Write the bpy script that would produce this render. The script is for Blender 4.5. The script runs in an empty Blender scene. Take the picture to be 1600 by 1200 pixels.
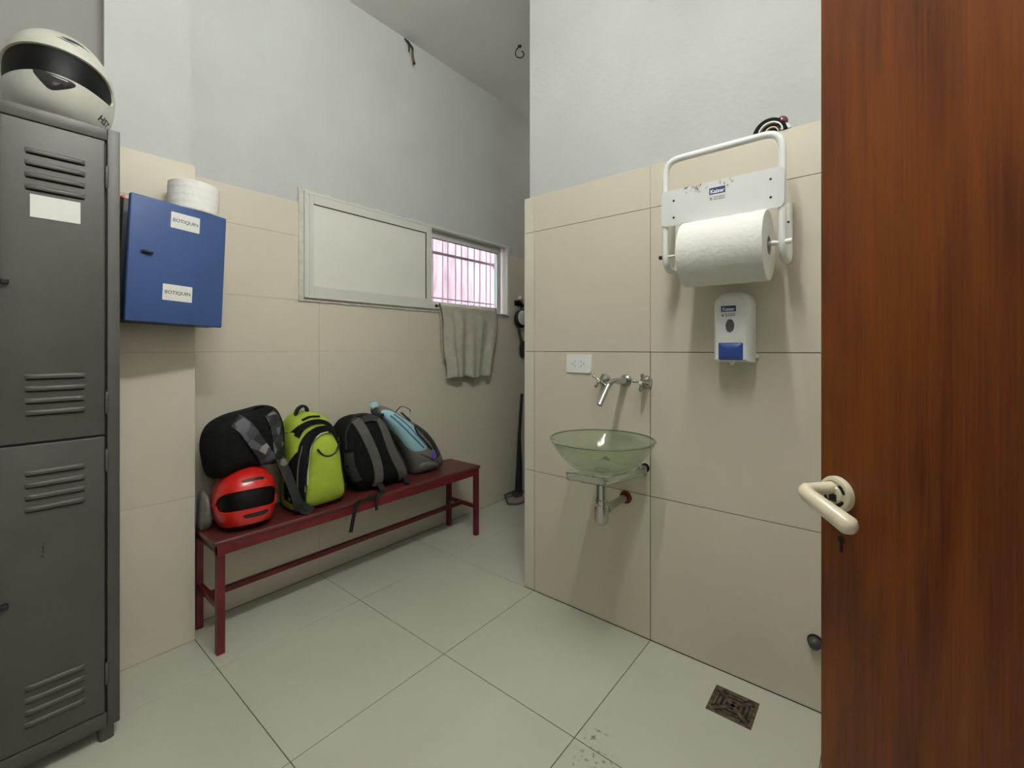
import bpy, bmesh, math, random
from math import sin, cos, pi, radians, sqrt, atan2, hypot
from mathutils import Vector, Matrix, Euler
random.seed(7)
C = bpy.context.scene.collection
SC = bpy.context.scene

# ------------------------------------------------------------------ camera, world, light, exposure
cam = bpy.data.cameras.new('camera'); camo = bpy.data.objects.new('camera', cam); C.objects.link(camo)
camo.location = (0, 0, 1.25); camo.rotation_euler = (pi/2, 0, radians(39.374-90.0))
cam.sensor_width = 36.0; cam.lens = 36.0*697/1600; cam.shift_y = -55/1600; cam.clip_start = 0.02
SC.camera = camo
vs = SC.view_settings
vs.view_transform = 'Standard'; vs.look = 'None'; vs.gamma = 1.0; vs.use_curve_mapping = False
vs.exposure = 0.12
world = bpy.data.worlds.new('world'); SC.world = world; world.use_nodes = True
wb = world.node_tree.nodes['Background']; wb.inputs[0].default_value = (0.86, 0.90, 1.0, 1); wb.inputs[1].default_value = 6.2

def light(name, kind, loc, energy, color=(1,1,1), size=0.1, rot=(0,0,0)):
    l = bpy.data.lights.new(name, kind); o = bpy.data.objects.new(name, l); C.objects.link(o)
    o.location = loc; o.rotation_euler = rot; l.energy = energy; l.color = color
    if kind == 'AREA': l.size = size
    else: l.shadow_soft_size = size
    return o
TUBE_POWER = 250.0      # strength of the fluorescent ceiling tube (built below as ceiling_light)
TUBE = (-0.05, 1.15, 0.42, 3.12)   # x from, x to, y, z
light('hall_fill', 'AREA', (0.0, -2.2, 2.2), 22, (1.0, 0.99, 0.96), 1.6, (radians(60), 0, 0))  # unseen fill light added behind the doorway to brighten the room
light('corridor_fill', 'POINT', (3.75, 1.9, 2.9), 4, (1.0, 0.95, 0.88), 0.06)  # fill light added at the unseen end of the passage, not a fitting

# ------------------------------------------------------------------ materials
def lin(c):
    return tuple(((v/255)/12.92 if v/255 <= 0.04045 else ((v/255+0.055)/1.055)**2.4) for v in c)
MATS = {}
def mat(name, rgb, rough=0.5, metal=0.0, spec=0.5, noise=0.0, nscale=20.0, bump=0.0, bscale=80.0, coat=0.0, stretch=None, dark=None):
    if name in MATS: return MATS[name]
    m = bpy.data.materials.new(name); m.use_nodes = True; nt = m.node_tree; N = nt.nodes; L = nt.links
    b = N['Principled BSDF']; c = lin(rgb)
    b.inputs['Base Color'].default_value = (*c, 1); b.inputs['Roughness'].default_value = rough
    b.inputs['Metallic'].default_value = metal; b.inputs['Specular IOR Level'].default_value = spec
    if coat: b.inputs['Coat Weight'].default_value = coat; b.inputs['Coat Roughness'].default_value = 0.15
    g = N.new('ShaderNodeNewGeometry'); vec = g.outputs['Position']
    if stretch:
        mp = N.new('ShaderNodeMapping'); mp.inputs['Scale'].default_value = stretch; L.new(vec, mp.inputs[0]); vec = mp.outputs[0]
    if noise:
        n = N.new('ShaderNodeTexNoise'); n.inputs['Scale'].default_value = nscale; n.inputs['Detail'].default_value = 6; L.new(vec, n.inputs['Vector'])
        r = N.new('ShaderNodeValToRGB'); d = dark if dark else tuple(v*(1-noise) for v in c); 
        if dark: d = lin(dark)
        r.color_ramp.elements[0].position = 0.32; r.color_ramp.elements[1].position = 0.68
        r.color_ramp.elements[0].color = (*d, 1); r.color_ramp.elements[1].color = (*[min(1, v*(1+noise*0.35)) for v in c], 1)
        L.new(n.outputs[0], r.inputs[0]); L.new(r.outputs[0], b.inputs['Base Color'])
    if bump:
        n2 = N.new('ShaderNodeTexNoise'); n2.inputs['Scale'].default_value = bscale; n2.inputs['Detail'].default_value = 4; L.new(vec, n2.inputs['Vector'])
        bp = N.new('ShaderNodeBump'); bp.inputs['Strength'].default_value = bump; bp.inputs['Distance'].default_value = 0.004
        L.new(n2.outputs[0], bp.inputs['Height']); L.new(bp.outputs[0], b.inputs['Normal'])
    MATS[name] = m; return m

def stained(name, rgb, stain, spots, rough, noise=0.05, nscale=3.0, scale=60, thr=0.52):
    """base colour with irregular dirt blotches inside given spheres (centre, radius)"""
    m = mat(name, rgb, rough, noise=noise, nscale=nscale); nt = m.node_tree; N = nt.nodes; L = nt.links
    b = N['Principled BSDF']; src = b.inputs['Base Color'].links[0].from_socket
    g = N.new('ShaderNodeNewGeometry'); total = None
    for c, r in spots:
        d = N.new('ShaderNodeVectorMath'); d.operation = 'DISTANCE'; L.new(g.outputs['Position'], d.inputs[0]); d.inputs[1].default_value = c
        mr = N.new('ShaderNodeMapRange'); mr.inputs['From Min'].default_value = r; mr.inputs['From Max'].default_value = r*0.4; L.new(d.outputs['Value'], mr.inputs[0])
        if total is None: total = mr.outputs[0]
        else:
            a = N.new('ShaderNodeMath'); a.operation = 'MAXIMUM'; L.new(total, a.inputs[0]); L.new(mr.outputs[0], a.inputs[1]); total = a.outputs[0]
    n = N.new('ShaderNodeTexNoise'); n.inputs['Scale'].default_value = scale; n.inputs['Detail'].default_value = 3; L.new(g.outputs['Position'], n.inputs['Vector'])
    mr2 = N.new('ShaderNodeMapRange'); mr2.inputs['From Min'].default_value = thr; mr2.inputs['From Max'].default_value = thr+0.08; L.new(n.outputs[0], mr2.inputs[0])
    mu = N.new('ShaderNodeMath'); mu.operation = 'MULTIPLY'; L.new(total, mu.inputs[0]); L.new(mr2.outputs[0], mu.inputs[1])
    mx = N.new('ShaderNodeMix'); mx.data_type = 'RGBA'; L.new(mu.outputs[0], mx.inputs['Factor']); L.new(src, mx.inputs['A']); mx.inputs['B'].default_value = (*lin(stain), 1)
    L.new(mx.outputs['Result'], b.inputs['Base Color']); return m

def thin_glass(name, tint, gloss=0.06, rough=0.02, milky=0.0, milk=(200,205,190), bump=0.0, bscale=60):
    m = bpy.data.materials.new(name); m.use_nodes = True; nt = m.node_tree; N = nt.nodes; L = nt.links
    N.remove(N['Principled BSDF']); out = N['Material Output']
    t = N.new('ShaderNodeBsdfTransparent'); t.inputs[0].default_value = (*lin(tint), 1)
    s = t.outputs[0]
    if milky:
        d = N.new('ShaderNodeBsdfDiffuse'); d.inputs[0].default_value = (*lin(milk), 1)
        tr = N.new('ShaderNodeBsdfTranslucent'); tr.inputs[0].default_value = (*lin(milk), 1)
        h = N.new('ShaderNodeMixShader'); h.inputs[0].default_value = 0.5; L.new(d.outputs[0], h.inputs[1]); L.new(tr.outputs[0], h.inputs[2])
        k = N.new('ShaderNodeMixShader'); k.inputs[0].default_value = milky; L.new(s, k.inputs[1]); L.new(h.outputs[0], k.inputs[2]); s = k.outputs[0]
    gl = N.new('ShaderNodeBsdfGlossy'); gl.inputs['Roughness'].default_value = rough
    lw = N.new('ShaderNodeLayerWeight'); lw.inputs[0].default_value = 0.5
    pw = N.new('ShaderNodeMath'); pw.operation = 'POWER'; pw.inputs[1].default_value = 4.0; L.new(lw.outputs['Facing'], pw.inputs[0])
    fr = N.new('ShaderNodeMath'); fr.operation = 'MULTIPLY_ADD'; fr.inputs[1].default_value = 0.7; fr.inputs[2].default_value = 0.04; L.new(pw.outputs[0], fr.inputs[0])
    if bump:
        g = N.new('ShaderNodeNewGeometry'); n2 = N.new('ShaderNodeTexNoise'); n2.inputs['Scale'].default_value = bscale; L.new(g.outputs['Position'], n2.inputs['Vector'])
        bp = N.new('ShaderNodeBump'); bp.inputs['Strength'].default_value = bump; bp.inputs['Distance'].default_value = 0.01; L.new(n2.outputs[0], bp.inputs['Height'])
        L.new(bp.outputs[0], gl.inputs['Normal'])
    mx = N.new('ShaderNodeMixShader'); L.new(fr.outputs[0], mx.inputs[0]); L.new(s, mx.inputs[1]); L.new(gl.outputs[0], mx.inputs[2])
    L.new(mx.outputs[0], out.inputs[0]); MATS[name] = m; return m

def camo_mat(name, cols, scale):
    m = mat(name, cols[0], 0.6, bump=0.5, bscale=150); nt = m.node_tree; N = nt.nodes; L = nt.links; b = N['Principled BSDF']
    g = N.new('ShaderNodeNewGeometry'); v = N.new('ShaderNodeTexVoronoi'); v.inputs['Scale'].default_value = scale; L.new(g.outputs['Position'], v.inputs['Vector'])
    bw = N.new('ShaderNodeSeparateColor'); L.new(v.outputs['Color'], bw.inputs[0])
    r = N.new('ShaderNodeValToRGB'); r.color_ramp.interpolation = 'CONSTANT'; e = r.color_ramp.elements
    e[0].position = 0; e[0].color = (*lin(cols[0]), 1); e[1].position = 0.45; e[1].color = (*lin(cols[1]), 1)
    x = e.new(0.72); x.color = (*lin(cols[2]), 1); x = e.new(0.88); x.color = (*lin(cols[3]), 1)
    L.new(bw.outputs[0], r.inputs[0]); L.new(r.outputs[0], b.inputs['Base Color']); return m

def wood_mat(name):
    m = mat(name, (110,56,20), 0.42, spec=0.3, coat=0.12); nt = m.node_tree; N = nt.nodes; L = nt.links; b = N['Principled BSDF']
    tc = N.new('ShaderNodeTexCoord')
    def nz(scl, det, dist=0.0):
        mp = N.new('ShaderNodeMapping'); mp.inputs['Scale'].default_value = scl; L.new(tc.outputs['Object'], mp.inputs[0])
        n = N.new('ShaderNodeTexNoise'); n.inputs['Scale'].default_value = 2.0; n.inputs['Detail'].default_value = det; n.inputs['Distortion'].default_value = dist; L.new(mp.outputs[0], n.inputs['Vector']); return n.outputs[0]
    big = nz((5,5,0.9), 3, 0.8); mid = nz((22,22,0.9), 5, 0.3); fine = nz((160,160,4), 3)
    def mad(a, k, c=None):
        x = N.new('ShaderNodeMath'); x.operation = 'MULTIPLY_ADD'; L.new(a, x.inputs[0]); x.inputs[1].default_value = k
        if c is None: x.inputs[2].default_value = 0
        else: L.new(c, x.inputs[2])
        return x.outputs[0]
    v = mad(fine, 0.22, mad(mid, 0.28, mad(big, 0.5)))
    r = N.new('ShaderNodeValToRGB'); e = r.color_ramp.elements
    e[0].position = 0.36; e[0].color = (*lin((76,30,9)), 1); e[1].position = 0.64; e[1].color = (*lin((132,69,18)), 1)
    L.new(v, r.inputs[0]); L.new(r.outputs[0], b.inputs['Base Color'])
    bp = N.new('ShaderNodeBump'); bp.inputs['Strength'].default_value = 0.06; L.new(fine, bp.inputs['Height']); L.new(bp.outputs[0], b.inputs['Normal'])
    return m

PLASTER = mat('white_plaster', (190,192,188), 0.85, spec=0.2, noise=0.06, nscale=2.5, bump=0.35, bscale=45)
PLASTER_DIRTY = mat('ceiling_plaster', (234,233,226), 0.9, spec=0.1, noise=0.05, nscale=2)
TILE = mat('wall_tile', (208,201,183), 0.42, spec=0.35, noise=0.06, nscale=1.3)
TRIMTILE = mat('corner_tile', (212,206,189), 0.42, spec=0.35, noise=0.05, nscale=3)
FLOOR = stained('floor_tile', (192,191,176), (128,120,102), [((1.19,0.66,0),0.085),((1.275,0.715,0),0.045),((1.31,0.70,0),0.03)], 0.33, noise=0.07, nscale=1.6, scale=60, thr=0.57)
GROUT = mat('dark_grout', (64,52,38), 0.9, noise=0.3, nscale=30)
GROUT_L = mat('pale_grout', (158,150,132), 0.9)
GROUT_F = mat('floor_grout', (84,74,58), 0.9, noise=0.25, nscale=12)
ALU = mat('white_aluminium', (206,206,198), 0.4, spec=0.4)
BOARD = mat('white_board', (222,220,210), 0.5, noise=0.03, nscale=6)
MORTAR = mat('white_mortar', (205,203,192), 0.9, noise=0.15, nscale=40, bump=0.8, bscale=70)
RUBBER = mat('black_rubber', (22,22,22), 0.7)
BLACK = mat('black_plastic', (16,16,17), 0.5)
WHITEP = mat('white_enamel', (234,235,231), 0.35, noise=0.03, nscale=12)
PAPER = mat('white_paper', (236,234,228), 0.95, spec=0.1, bump=0.5, bscale=55, noise=0.03, nscale=30)
LABEL = mat('label_paper', (226,226,220), 0.6)
INK = mat('black_ink', (28,28,30), 0.6)
NAVY = mat('navy_print', (34,54,112), 0.5)
CHROME = mat('chrome', (190,190,188), 0.07, metal=1.0)
STEEL = mat('dull_chrome', (165,165,160), 0.25, metal=1.0)
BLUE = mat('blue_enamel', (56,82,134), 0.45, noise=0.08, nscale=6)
BLUEDK = mat('shaded_blue_enamel', (18,24,38), 0.5)  # near black: shade in the gap behind the ajar door put into the colour
LOCK = mat('grey_locker_paint', (76,75,70), 0.45, noise=0.10, nscale=9, bump=0.06, bscale=200)
RED = mat('dark_red_paint', (112,24,30), 0.42, noise=0.28, nscale=14, dark=(74,16,20))
REDTOP = mat('worn_red_seat', (98,30,32), 0.4, noise=0.4, nscale=9, dark=(70,40,36), stretch=(1,3,3))
ORANGE = mat('orange_plastic', (214,96,34), 0.5)
CREAM = mat('cream_enamel', (226,216,188), 0.3, noise=0.06, nscale=40, coat=0.3)
WOOD = wood_mat('varnished_wood')
BLACKCLOTH = mat('black_fabric', (24,24,25), 0.95, spec=0.15, noise=0.35, nscale=40, bump=0.9, bscale=60)
DARKCLOTH = mat('charcoal_fabric', (58,58,58), 0.95, spec=0.15, noise=0.2, nscale=30, bump=0.6, bscale=120)
MIDCLOTH = mat('grey_fabric', (92,90,88), 0.95, spec=0.15, noise=0.12, nscale=30, bump=0.5, bscale=150)
GREEN = mat('lime_fabric', (166,186,66), 0.9, spec=0.15, noise=0.12, nscale=14, bump=0.6, bscale=45)
SKYBLUE = mat('pale_blue_fabric', (166,208,220), 0.9, spec=0.15, noise=0.06, nscale=20, bump=0.4, bscale=60)
BLUEZIP = mat('blue_zip', (88,128,150), 0.8)
PURPLE = mat('purple_print', (104,86,178), 0.7)
WEB = mat('black_webbing', (18,18,18), 0.85, bump=0.4, bscale=300)
CAMO = camo_mat('camouflage_fabric', [(30,30,32),(58,58,64),(84,84,94),(140,140,142)], 26)
CAMO2 = camo_mat('dark_camouflage_fabric', [(20,20,21),(30,30,32),(50,50,52),(104,104,104)], 34)
TOWEL = mat('grey_towelling', (184,180,164), 1.0, spec=0.05, noise=0.14, nscale=18, bump=0.8, bscale=260)
HWHITE = mat('white_shell', (208,207,200), 0.3, noise=0.08, nscale=9, coat=0.2, dark=(184,182,166))
HRED = mat('red_shell', (206,32,26), 0.3, noise=0.1, nscale=8, coat=0.3)
VISOR = mat('black_visor', (8,8,8), 0.5, spec=0.2)
VENT = mat('smoked_vent', (40,40,40), 0.12)
MAROON = mat('maroon_shell', (92,26,44), 0.18, coat=0.5)
RUST = mat('rusty_steel', (112,98,82), 0.5, metal=0.6, noise=0.55, nscale=45, dark=(60,44,34))
RUSTRING = mat('rust_ring', (110,48,30), 0.8)
DARKHOLE = mat('dark_void', (12,11,10), 0.9)
BROWNW = mat('brown_wire', (120,84,62), 0.7)
GREYBAG = mat('grey_plastic_film', (120,118,112), 0.4, noise=0.15, nscale=25, bump=0.9, bscale=30)
DUST = mat('dustpan_plastic', (74,72,62), 0.5)
STICKW = mat('pale_stick', (208,190,160), 0.5)
SILVER = mat('silver_lens', (226,228,226), 0.15, metal=0.25)
GREYWIN = mat('grey_window', (92,92,86), 0.25)
OUTWALL = mat('pink_outer_wall', (206,172,176), 0.9, noise=0.45, nscale=3.2, stretch=(4,1,0.7))
OUTFLOOR = mat('outer_ground', (150,146,140), 0.9, noise=0.1, nscale=5)
BAR = mat('hazed_bar', (200,172,186), 0.6)  # pale pink: haze of the bright outside put into the bars' colour
GLASS = thin_glass('window_glass', (240,244,244))
BOWLG = thin_glass('green_glass', (243,247,239), milky=0.075, milk=(186,198,174), bump=0.25, bscale=35)
RIMG = mat('glass_rim', (98,110,86), 0.15, coat=0.4)
SLABG = thin_glass('textured_glass', (238,241,234), milky=0.62, milk=(228,230,220), rough=0.1, bump=1.0, bscale=110)

# ------------------------------------------------------------------ mesh helpers
def new(): return bmesh.new()
def obj(name, bm, m, parent=None, smooth=None, kind=None, label=None):
    bmesh.ops.recalc_face_normals(bm, faces=bm.faces)
    me = bpy.data.meshes.new(name); bm.to_mesh(me); bm.free()
    me.materials.append(m)
    o = bpy.data.objects.new(name, me); C.objects.link(o)
    if smooth is not None:
        for p in me.polygons: p.use_smooth = True
        if smooth < 180: me.set_sharp_from_angle(angle=radians(smooth))
    if parent: o.parent = parent
    if kind: o['kind'] = kind
    if label: o['label'] = label
    return o
def tag(o, label, cat=None, group=None, kind=None):
    o['label'] = label
    if cat: o['category'] = cat
    if group: o['group'] = group
    if kind: o['kind'] = kind
    return o
def thing(name, label, cat, loc=(0,0,0), rot=(0,0,0), group=None, kind=None):
    o = bpy.data.objects.new(name, None); C.objects.link(o); o.location = loc; o.rotation_euler = rot; o.empty_display_size = 0.05
    return tag(o, label, cat, group, kind)
def rel(bm, p):
    """vertices were written in room coordinates: make them relative to the parent's place"""
    bmesh.ops.translate(bm, verts=bm.verts, vec=-Vector(p.location)); return bm
def box(bm, x0, x1, y0, y1, z0, z1, bev=0.0, seg=2):
    r = bmesh.ops.create_cube(bm, size=1.0); v = r['verts']
    for q in v: q.co = Vector((x0+(q.co.x+.5)*(x1-x0), y0+(q.co.y+.5)*(y1-y0), z0+(q.co.z+.5)*(z1-z0)))
    if bev:
        es = list({e for q in v for e in q.link_edges})
        bmesh.ops.bevel(bm, geom=es, offset=bev, segments=seg, affect='EDGES', profile=0.5)
    return bm
def frame_of(d):
    d = d.normalized(); u = Vector((0,0,1)) if abs(d.z) < 0.9 else Vector((1,0,0))
    a = d.cross(u).normalized(); return a, d.cross(a).normalized()
def tube(bm, pts, r, n=10, caps=True):
    pts = [Vector(p) for p in pts]; rings = []; rr = r if isinstance(r, (list,tuple)) else [r]*len(pts)
    a = None
    for i, p in enumerate(pts):
        d = (pts[min(i+1,len(pts)-1)]-pts[max(i-1,0)]).normalized()
        if a is None: a, b = frame_of(d)
        else:
            a = (a - d*a.dot(d)); a = a.normalized() if a.length > 1e-6 else frame_of(d)[0]; b = d.cross(a)
        b = d.cross(a)
        rings.append([bm.verts.new(p + (a*cos(2*pi*k/n)+b*sin(2*pi*k/n))*rr[i]) for k in range(n)])
    for i in range(len(rings)-1):
        for k in range(n): bm.faces.new((rings[i][k], rings[i][(k+1)%n], rings[i+1][(k+1)%n], rings[i+1][k]))
    if caps: bm.faces.new(rings[0][::-1]); bm.faces.new(rings[-1])
    return bm
def arc_path(pts, rad, n=6):
    """polyline with rounded corners"""
    pts = [Vector(p) for p in pts]; out = [pts[0]]
    for i in range(1, len(pts)-1):
        a = (pts[i-1]-pts[i]); b = (pts[i+1]-pts[i]); k = min(rad, a.length*.49, b.length*.49)
        p0 = pts[i]+a.normalized()*k; p1 = pts[i]+b.normalized()*k
        for j in range(n+1):
            t = j/n; out.append(p0*(1-t)**2 + pts[i]*2*t*(1-t) + p1*t*t)
    out.append(pts[-1]); return out
def smooth_path(pts, n=6):
    pts = [Vector(p) for p in pts]; out = []
    for i in range(len(pts)-1):
        p0 = pts[max(i-1,0)]; p1 = pts[i]; p2 = pts[i+1]; p3 = pts[min(i+2,len(pts)-1)]
        for j in range(n):
            t = j/n; out.append(0.5*((2*p1)+(p2-p0)*t+(2*p0-5*p1+4*p2-p3)*t*t+(3*p1-p0-3*p2+p3)*t**3))
    out.append(pts[-1]); return out
def smooth_loop(pts, n=6):
    pts = [Vector(p) for p in pts]; m = len(pts); out = []
    for i in range(m):
        p0, p1, p2, p3 = pts[i-1], pts[i], pts[(i+1)%m], pts[(i+2)%m]
        for j in range(n):
            t = j/n; out.append(0.5*((2*p1)+(p2-p0)*t+(2*p0-5*p1+4*p2-p3)*t*t+(3*p1-p0-3*p2+p3)*t**3))
    return out
def lathe(bm, prof, centre=(0,0,0), axis='Z', n=32, close=False):
    c = Vector(centre); rings = []
    for r, h in prof:
        ring = []
        for k in range(n):
            a = 2*pi*k/n; u, v = r*cos(a), r*sin(a)
            p = {'Z': (u,v,h), 'X': (h,u,v), 'Y': (u,h,v)}[axis]
            ring.append(bm.verts.new(c+Vector(p)))
        rings.append(ring)
    m = len(rings)
    for i in range(m if close else m-1):
        A, B = rings[i], rings[(i+1)%m]
        for k in range(n): bm.faces.new((A[k], A[(k+1)%n], B[(k+1)%n], B[k]))
    if not close:
        if prof[0][0] > 1e-6: bm.faces.new(rings[0][::-1])
        if prof[-1][0] > 1e-6: bm.faces.new(rings[-1])
    bmesh.ops.remove_doubles(bm, verts=bm.verts, dist=1e-6)
    return bm
def prism(bm, poly, axis, h0, h1):
    """extrude a 2D outline along an axis: X -> (h,u,v), Y -> (u,h,v), Z -> (u,v,h)"""
    f = {'X': lambda u,v,h: (h,u,v), 'Y': lambda u,v,h: (u,h,v), 'Z': lambda u,v,h: (u,v,h)}[axis]
    A = [bm.verts.new(f(u,v,h0)) for u,v in poly]; B = [bm.verts.new(f(u,v,h1)) for u,v in poly]; n = len(poly)
    bm.faces.new(A); bm.faces.new(B[::-1])
    for i in range(n): bm.faces.new((A[i], A[(i+1)%n], B[(i+1)%n], B[i]))
    return bm
def rrect(u0, u1, v0, v1, r, n=5):
    out = []
    for cu, cv, a0 in ((u1-r,v1-r,0),(u0+r,v1-r,90),(u0+r,v0+r,180),(u1-r,v0+r,270)):
        for j in range(n+1):
            a = radians(a0+90*j/n); out.append((cu+r*cos(a), cv+r*sin(a)))
    return out
def text_mesh(s, size, shear=0.0, bold=0.0, align='CENTER'):
    cu = bpy.data.curves.new('txt', 'FONT'); cu.body = s; cu.size = size; cu.align_x = align; cu.align_y = 'CENTER'; cu.shear = shear; cu.offset = bold; cu.resolution_u = 3
    o = bpy.data.objects.new('txt', cu); C.objects.link(o)
    me = bpy.data.meshes.new_from_object(o.evaluated_get(bpy.context.evaluated_depsgraph_get()))
    bm = bmesh.new(); bm.from_mesh(me); bpy.data.objects.remove(o); bpy.data.curves.remove(cu); bpy.data.meshes.remove(me)
    return bm
def place(bm, origin, ux, uy):
    o, ux, uy = Vector(origin), Vector(ux), Vector(uy)
    for v in bm.verts: v.co = o + ux*v.co.x + uy*v.co.y
    return bm

# ------------------------------------------------------------------ the setting
T = 0.618
YB = 2.40      # tile face of the bench wall
XS = 1.855     # tile face of the basin wall
ZT = 2.036     # top of the tiling
H = 3.30
def struct(name, bm, m, label=None):
    o = obj(name, bm, m); o['kind'] = 'structure'
    if label: o['label'] = label
    return o
tile_cache = {}
def tile(parent, axis, u0, u1, v0, v1, face, depth, m, gap=0.0012):
    """one tile: face is the visible plane; depth goes behind it. axis 'Z' floor, 'X' basin wall, 'Y' bench wall"""
    key = (axis, round(u1-u0,3), round(v1-v0,3), m.name)
    cu, cv = (u0+u1)/2, (v0+v1)/2
    if key not in tile_cache:
        a, b = (u1-u0)/2-gap, (v1-v0)/2-gap; bm = new(); s = 0.0008
        outer = [(-a,-b),(a,-b),(a,b),(-a,b)]; inner = [(-a+s,-b+s),(a-s,-b+s),(a-s,b-s),(-a+s,b-s)]
        f = {'Z': lambda u,v,h: (u,v,-h), 'X': lambda u,v,h: (h,u,v), 'Y': lambda u,v,h: (u,h,v)}[axis]
        I = [bm.verts.new(f(u,v,0)) for u,v in inner]; O = [bm.verts.new(f(u,v,s)) for u,v in outer]; Bk = [bm.verts.new(f(u,v,depth)) for u,v in outer]
        bm.faces.new(I); bm.faces.new(Bk)
        for i in range(4):
            j = (i+1)%4; bm.faces.new((I[i],I[j],O[j],O[i])); bm.faces.new((O[i],O[j],Bk[j],Bk[i]))
        o = obj('tile', bm, m, parent); tile_cache[key] = o.data
    else:
        o = bpy.data.objects.new('tile', tile_cache[key]); C.objects.link(o); o.parent = parent
    o.location = {'Z': (cu,cv,face), 'X': (face,cu,cv), 'Y': (cu,face,cv)}[axis]
    return o
def cuts(a, b, lines):
    p = [a]+[l for l in sorted(lines) if a+0.004 < l < b-0.004]+[b]
    return list(zip(p[:-1], p[1:]))

# floor
bm = new(); box(bm, -1.25, 4.4, -0.60, 2.60, -0.15, -0.0022)
floor = struct('floor', bm, GROUT_F, 'pale grey-green floor of large square tiles')
xl = [k*T for k in range(-3, 9)]; yl = [0.755+k*0.62 for k in range(-3, 4)]
for (rx0, rx1, ry0, ry1) in ((-1.2, XS, -0.56, YB), (XS, 4.30, 1.436, YB)):
    for x0, x1 in cuts(rx0, rx1, xl):
        for y0, y1 in cuts(ry0, ry1, yl): tile(floor, 'Z', x0, x1, y0, y1, 0.0, 0.0022, FLOOR, gap=0.0014)
# ceiling
bm = new(); box(bm, -1.35, 4.5, -0.72, 2.60, H, H+0.15)
struct('ceiling', bm, PLASTER_DIRTY, 'grey painted ceiling above the changing room')
# bench wall with window hole
WX0, WX1, WZ0, WZ1 = 1.125, 2.875, 1.512, 2.112
def holed(bm, x0, x1, z0, z1, y0, y1, hx0, hx1, hz0, hz1):
    if z1 <= hz0: return box(bm, x0, x1, y0, y1, z0, z1)
    box(bm, x0, hx0, y0, y1, z0, z1); box(bm, hx1, x1, y0, y1, z0, z1)
    if hz0 > z0: box(bm, hx0, hx1, y0, y1, z0, hz0)
    if hz1 < z1: box(bm, hx0, hx1, y0, y1, hz1, z1)
bm = new(); holed(bm, 0.30, 4.45, 0, H, YB+0.012, 2.56, WX0, WX1, WZ0, WZ1)
wall_back = struct('wall_back', bm, PLASTER, 'long wall behind the bench, beige tiles below white plaster')
bm = new(); holed(bm, 0.618, 4.30, 0, ZT-0.002, YB+0.003, YB+0.0125, WX0, WX1, WZ0, ZT)
obj('grout', bm, GROUT_L, wall_back)
zl = [T, 2*T, 3*T]
for z0, z1 in cuts(0.001, ZT, zl+[WZ0]):
    for x0, x1 in cuts(0.6185, 4.30, xl+([WX0, WX1] if z0 > WZ0-0.01 else [])):
        if z0 > WZ0-0.01 and x0 > WX0-0.01 and x1 < WX1+0.01: continue
        tile(wall_back, 'Y', x0, x1, z0, z1, YB, 0.006, TILE, gap=0.0004)
# pilaster left of the bench
bm = new(); box(bm, 0.328, 0.607, 2.280, 2.42, 0, H)
wall_pil = struct('wall_pilaster', bm, PLASTER, 'narrow projecting pillar between locker and bench')
bm = new(); box(bm, 0.320, 0.615, 2.2705, 2.281, 0, ZT-0.001); box(bm, 0.606, 0.615, 2.281, 2.405, 0, ZT-0.001)
obj('grout', bm, GROUT_L, wall_pil)
for z0, z1 in cuts(0.001, ZT, zl): tile(wall_pil, 'Y', 0.318, 0.618, z0, z1, 2.268, 0.006, TILE, gap=0.0004)
# recess wall behind the locker
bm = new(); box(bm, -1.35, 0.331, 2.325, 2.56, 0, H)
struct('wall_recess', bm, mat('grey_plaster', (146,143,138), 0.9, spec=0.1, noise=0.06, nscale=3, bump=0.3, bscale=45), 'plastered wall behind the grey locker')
# basin wall
bm = new(); box(bm, 1.892, 2.02, -0.62, 1.430, 0, H); box(bm, 1.872, 1.8925, -0.62, 1.430, 0, ZT)
wall_right = struct('wall_right', bm, PLASTER, 'wall with the glass basin, beige tiles below white plaster')
bm = new(); box(bm, XS+0.003, 1.8725, -0.56, 1.430, 0, 1.24); obj('grout', bm, GROUT, wall_right)
bm = new(); box(bm, XS+0.003, 1.8725, -0.56, 1.430, 1.24, ZT-0.002); obj('grout', bm, GROUT_L, wall_right)
bm = new(); box(bm, 1.870, 1.900, -0.56, 1.432, ZT-0.006, ZT-0.001); obj('ledge', bm, GROUT_L, wall_right)
ycol = [0.755-2*0.618, 0.755-0.618, 0.755, 1.3735]
for y0, y1 in cuts(-0.56, 1.436, ycol):
    for z0, z1 in cuts(0.001, ZT, zl): tile(wall_right, 'X', y0, y1, z0, z1, XS, 0.006, TRIMTILE if y0 > 1.37 else TILE, gap=0.0014 if z0 < 1.2 else 0.0008)
bm = new(); box(bm, XS+0.0005, 1.93, 1.430, 1.437, 0.001, ZT); obj('corner_trim', bm, TRIMTILE, wall_right)
# corridor side wall and end wall, rear wall with doorway, left wall (around and behind the camera)
bm = new(); box(bm, 2.02, 4.45, 1.28, 1.430, 0, H); struct('wall_corridor', bm, PLASTER, 'near wall of the passage behind the basin wall')
bm = new(); box(bm, 4.30, 4.45, 1.28, 2.56, 0, H); struct('wall_end', bm, PLASTER, 'end wall of the passage')
bm = new(); box(bm, -1.35, -1.20, -0.72, 2.56, 0, H); struct('wall_left', bm, PLASTER, 'left wall of the room')
bm = new(); box(bm, -1.35, -0.46, -0.72, -0.60, 0, H); box(bm, 0.44, 2.02, -0.72, -0.60, 0, H); box(bm, -0.46, 0.44, -0.72, -0.60, 2.12, H)
struct('wall_front', bm, PLASTER, 'wall with the doorway')
bm = new(); box(bm, -1.6, 1.6, -2.9, -0.72, -0.15, 0); struct('floor_hall', bm, FLOOR, 'floor of the hall outside the doorway')
bm = new(); box(bm, -1.6, 1.6, -2.9, -0.72, 2.5, 2.65); struct('ceiling_hall', bm, PLASTER, 'ceiling of the hall')
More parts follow.
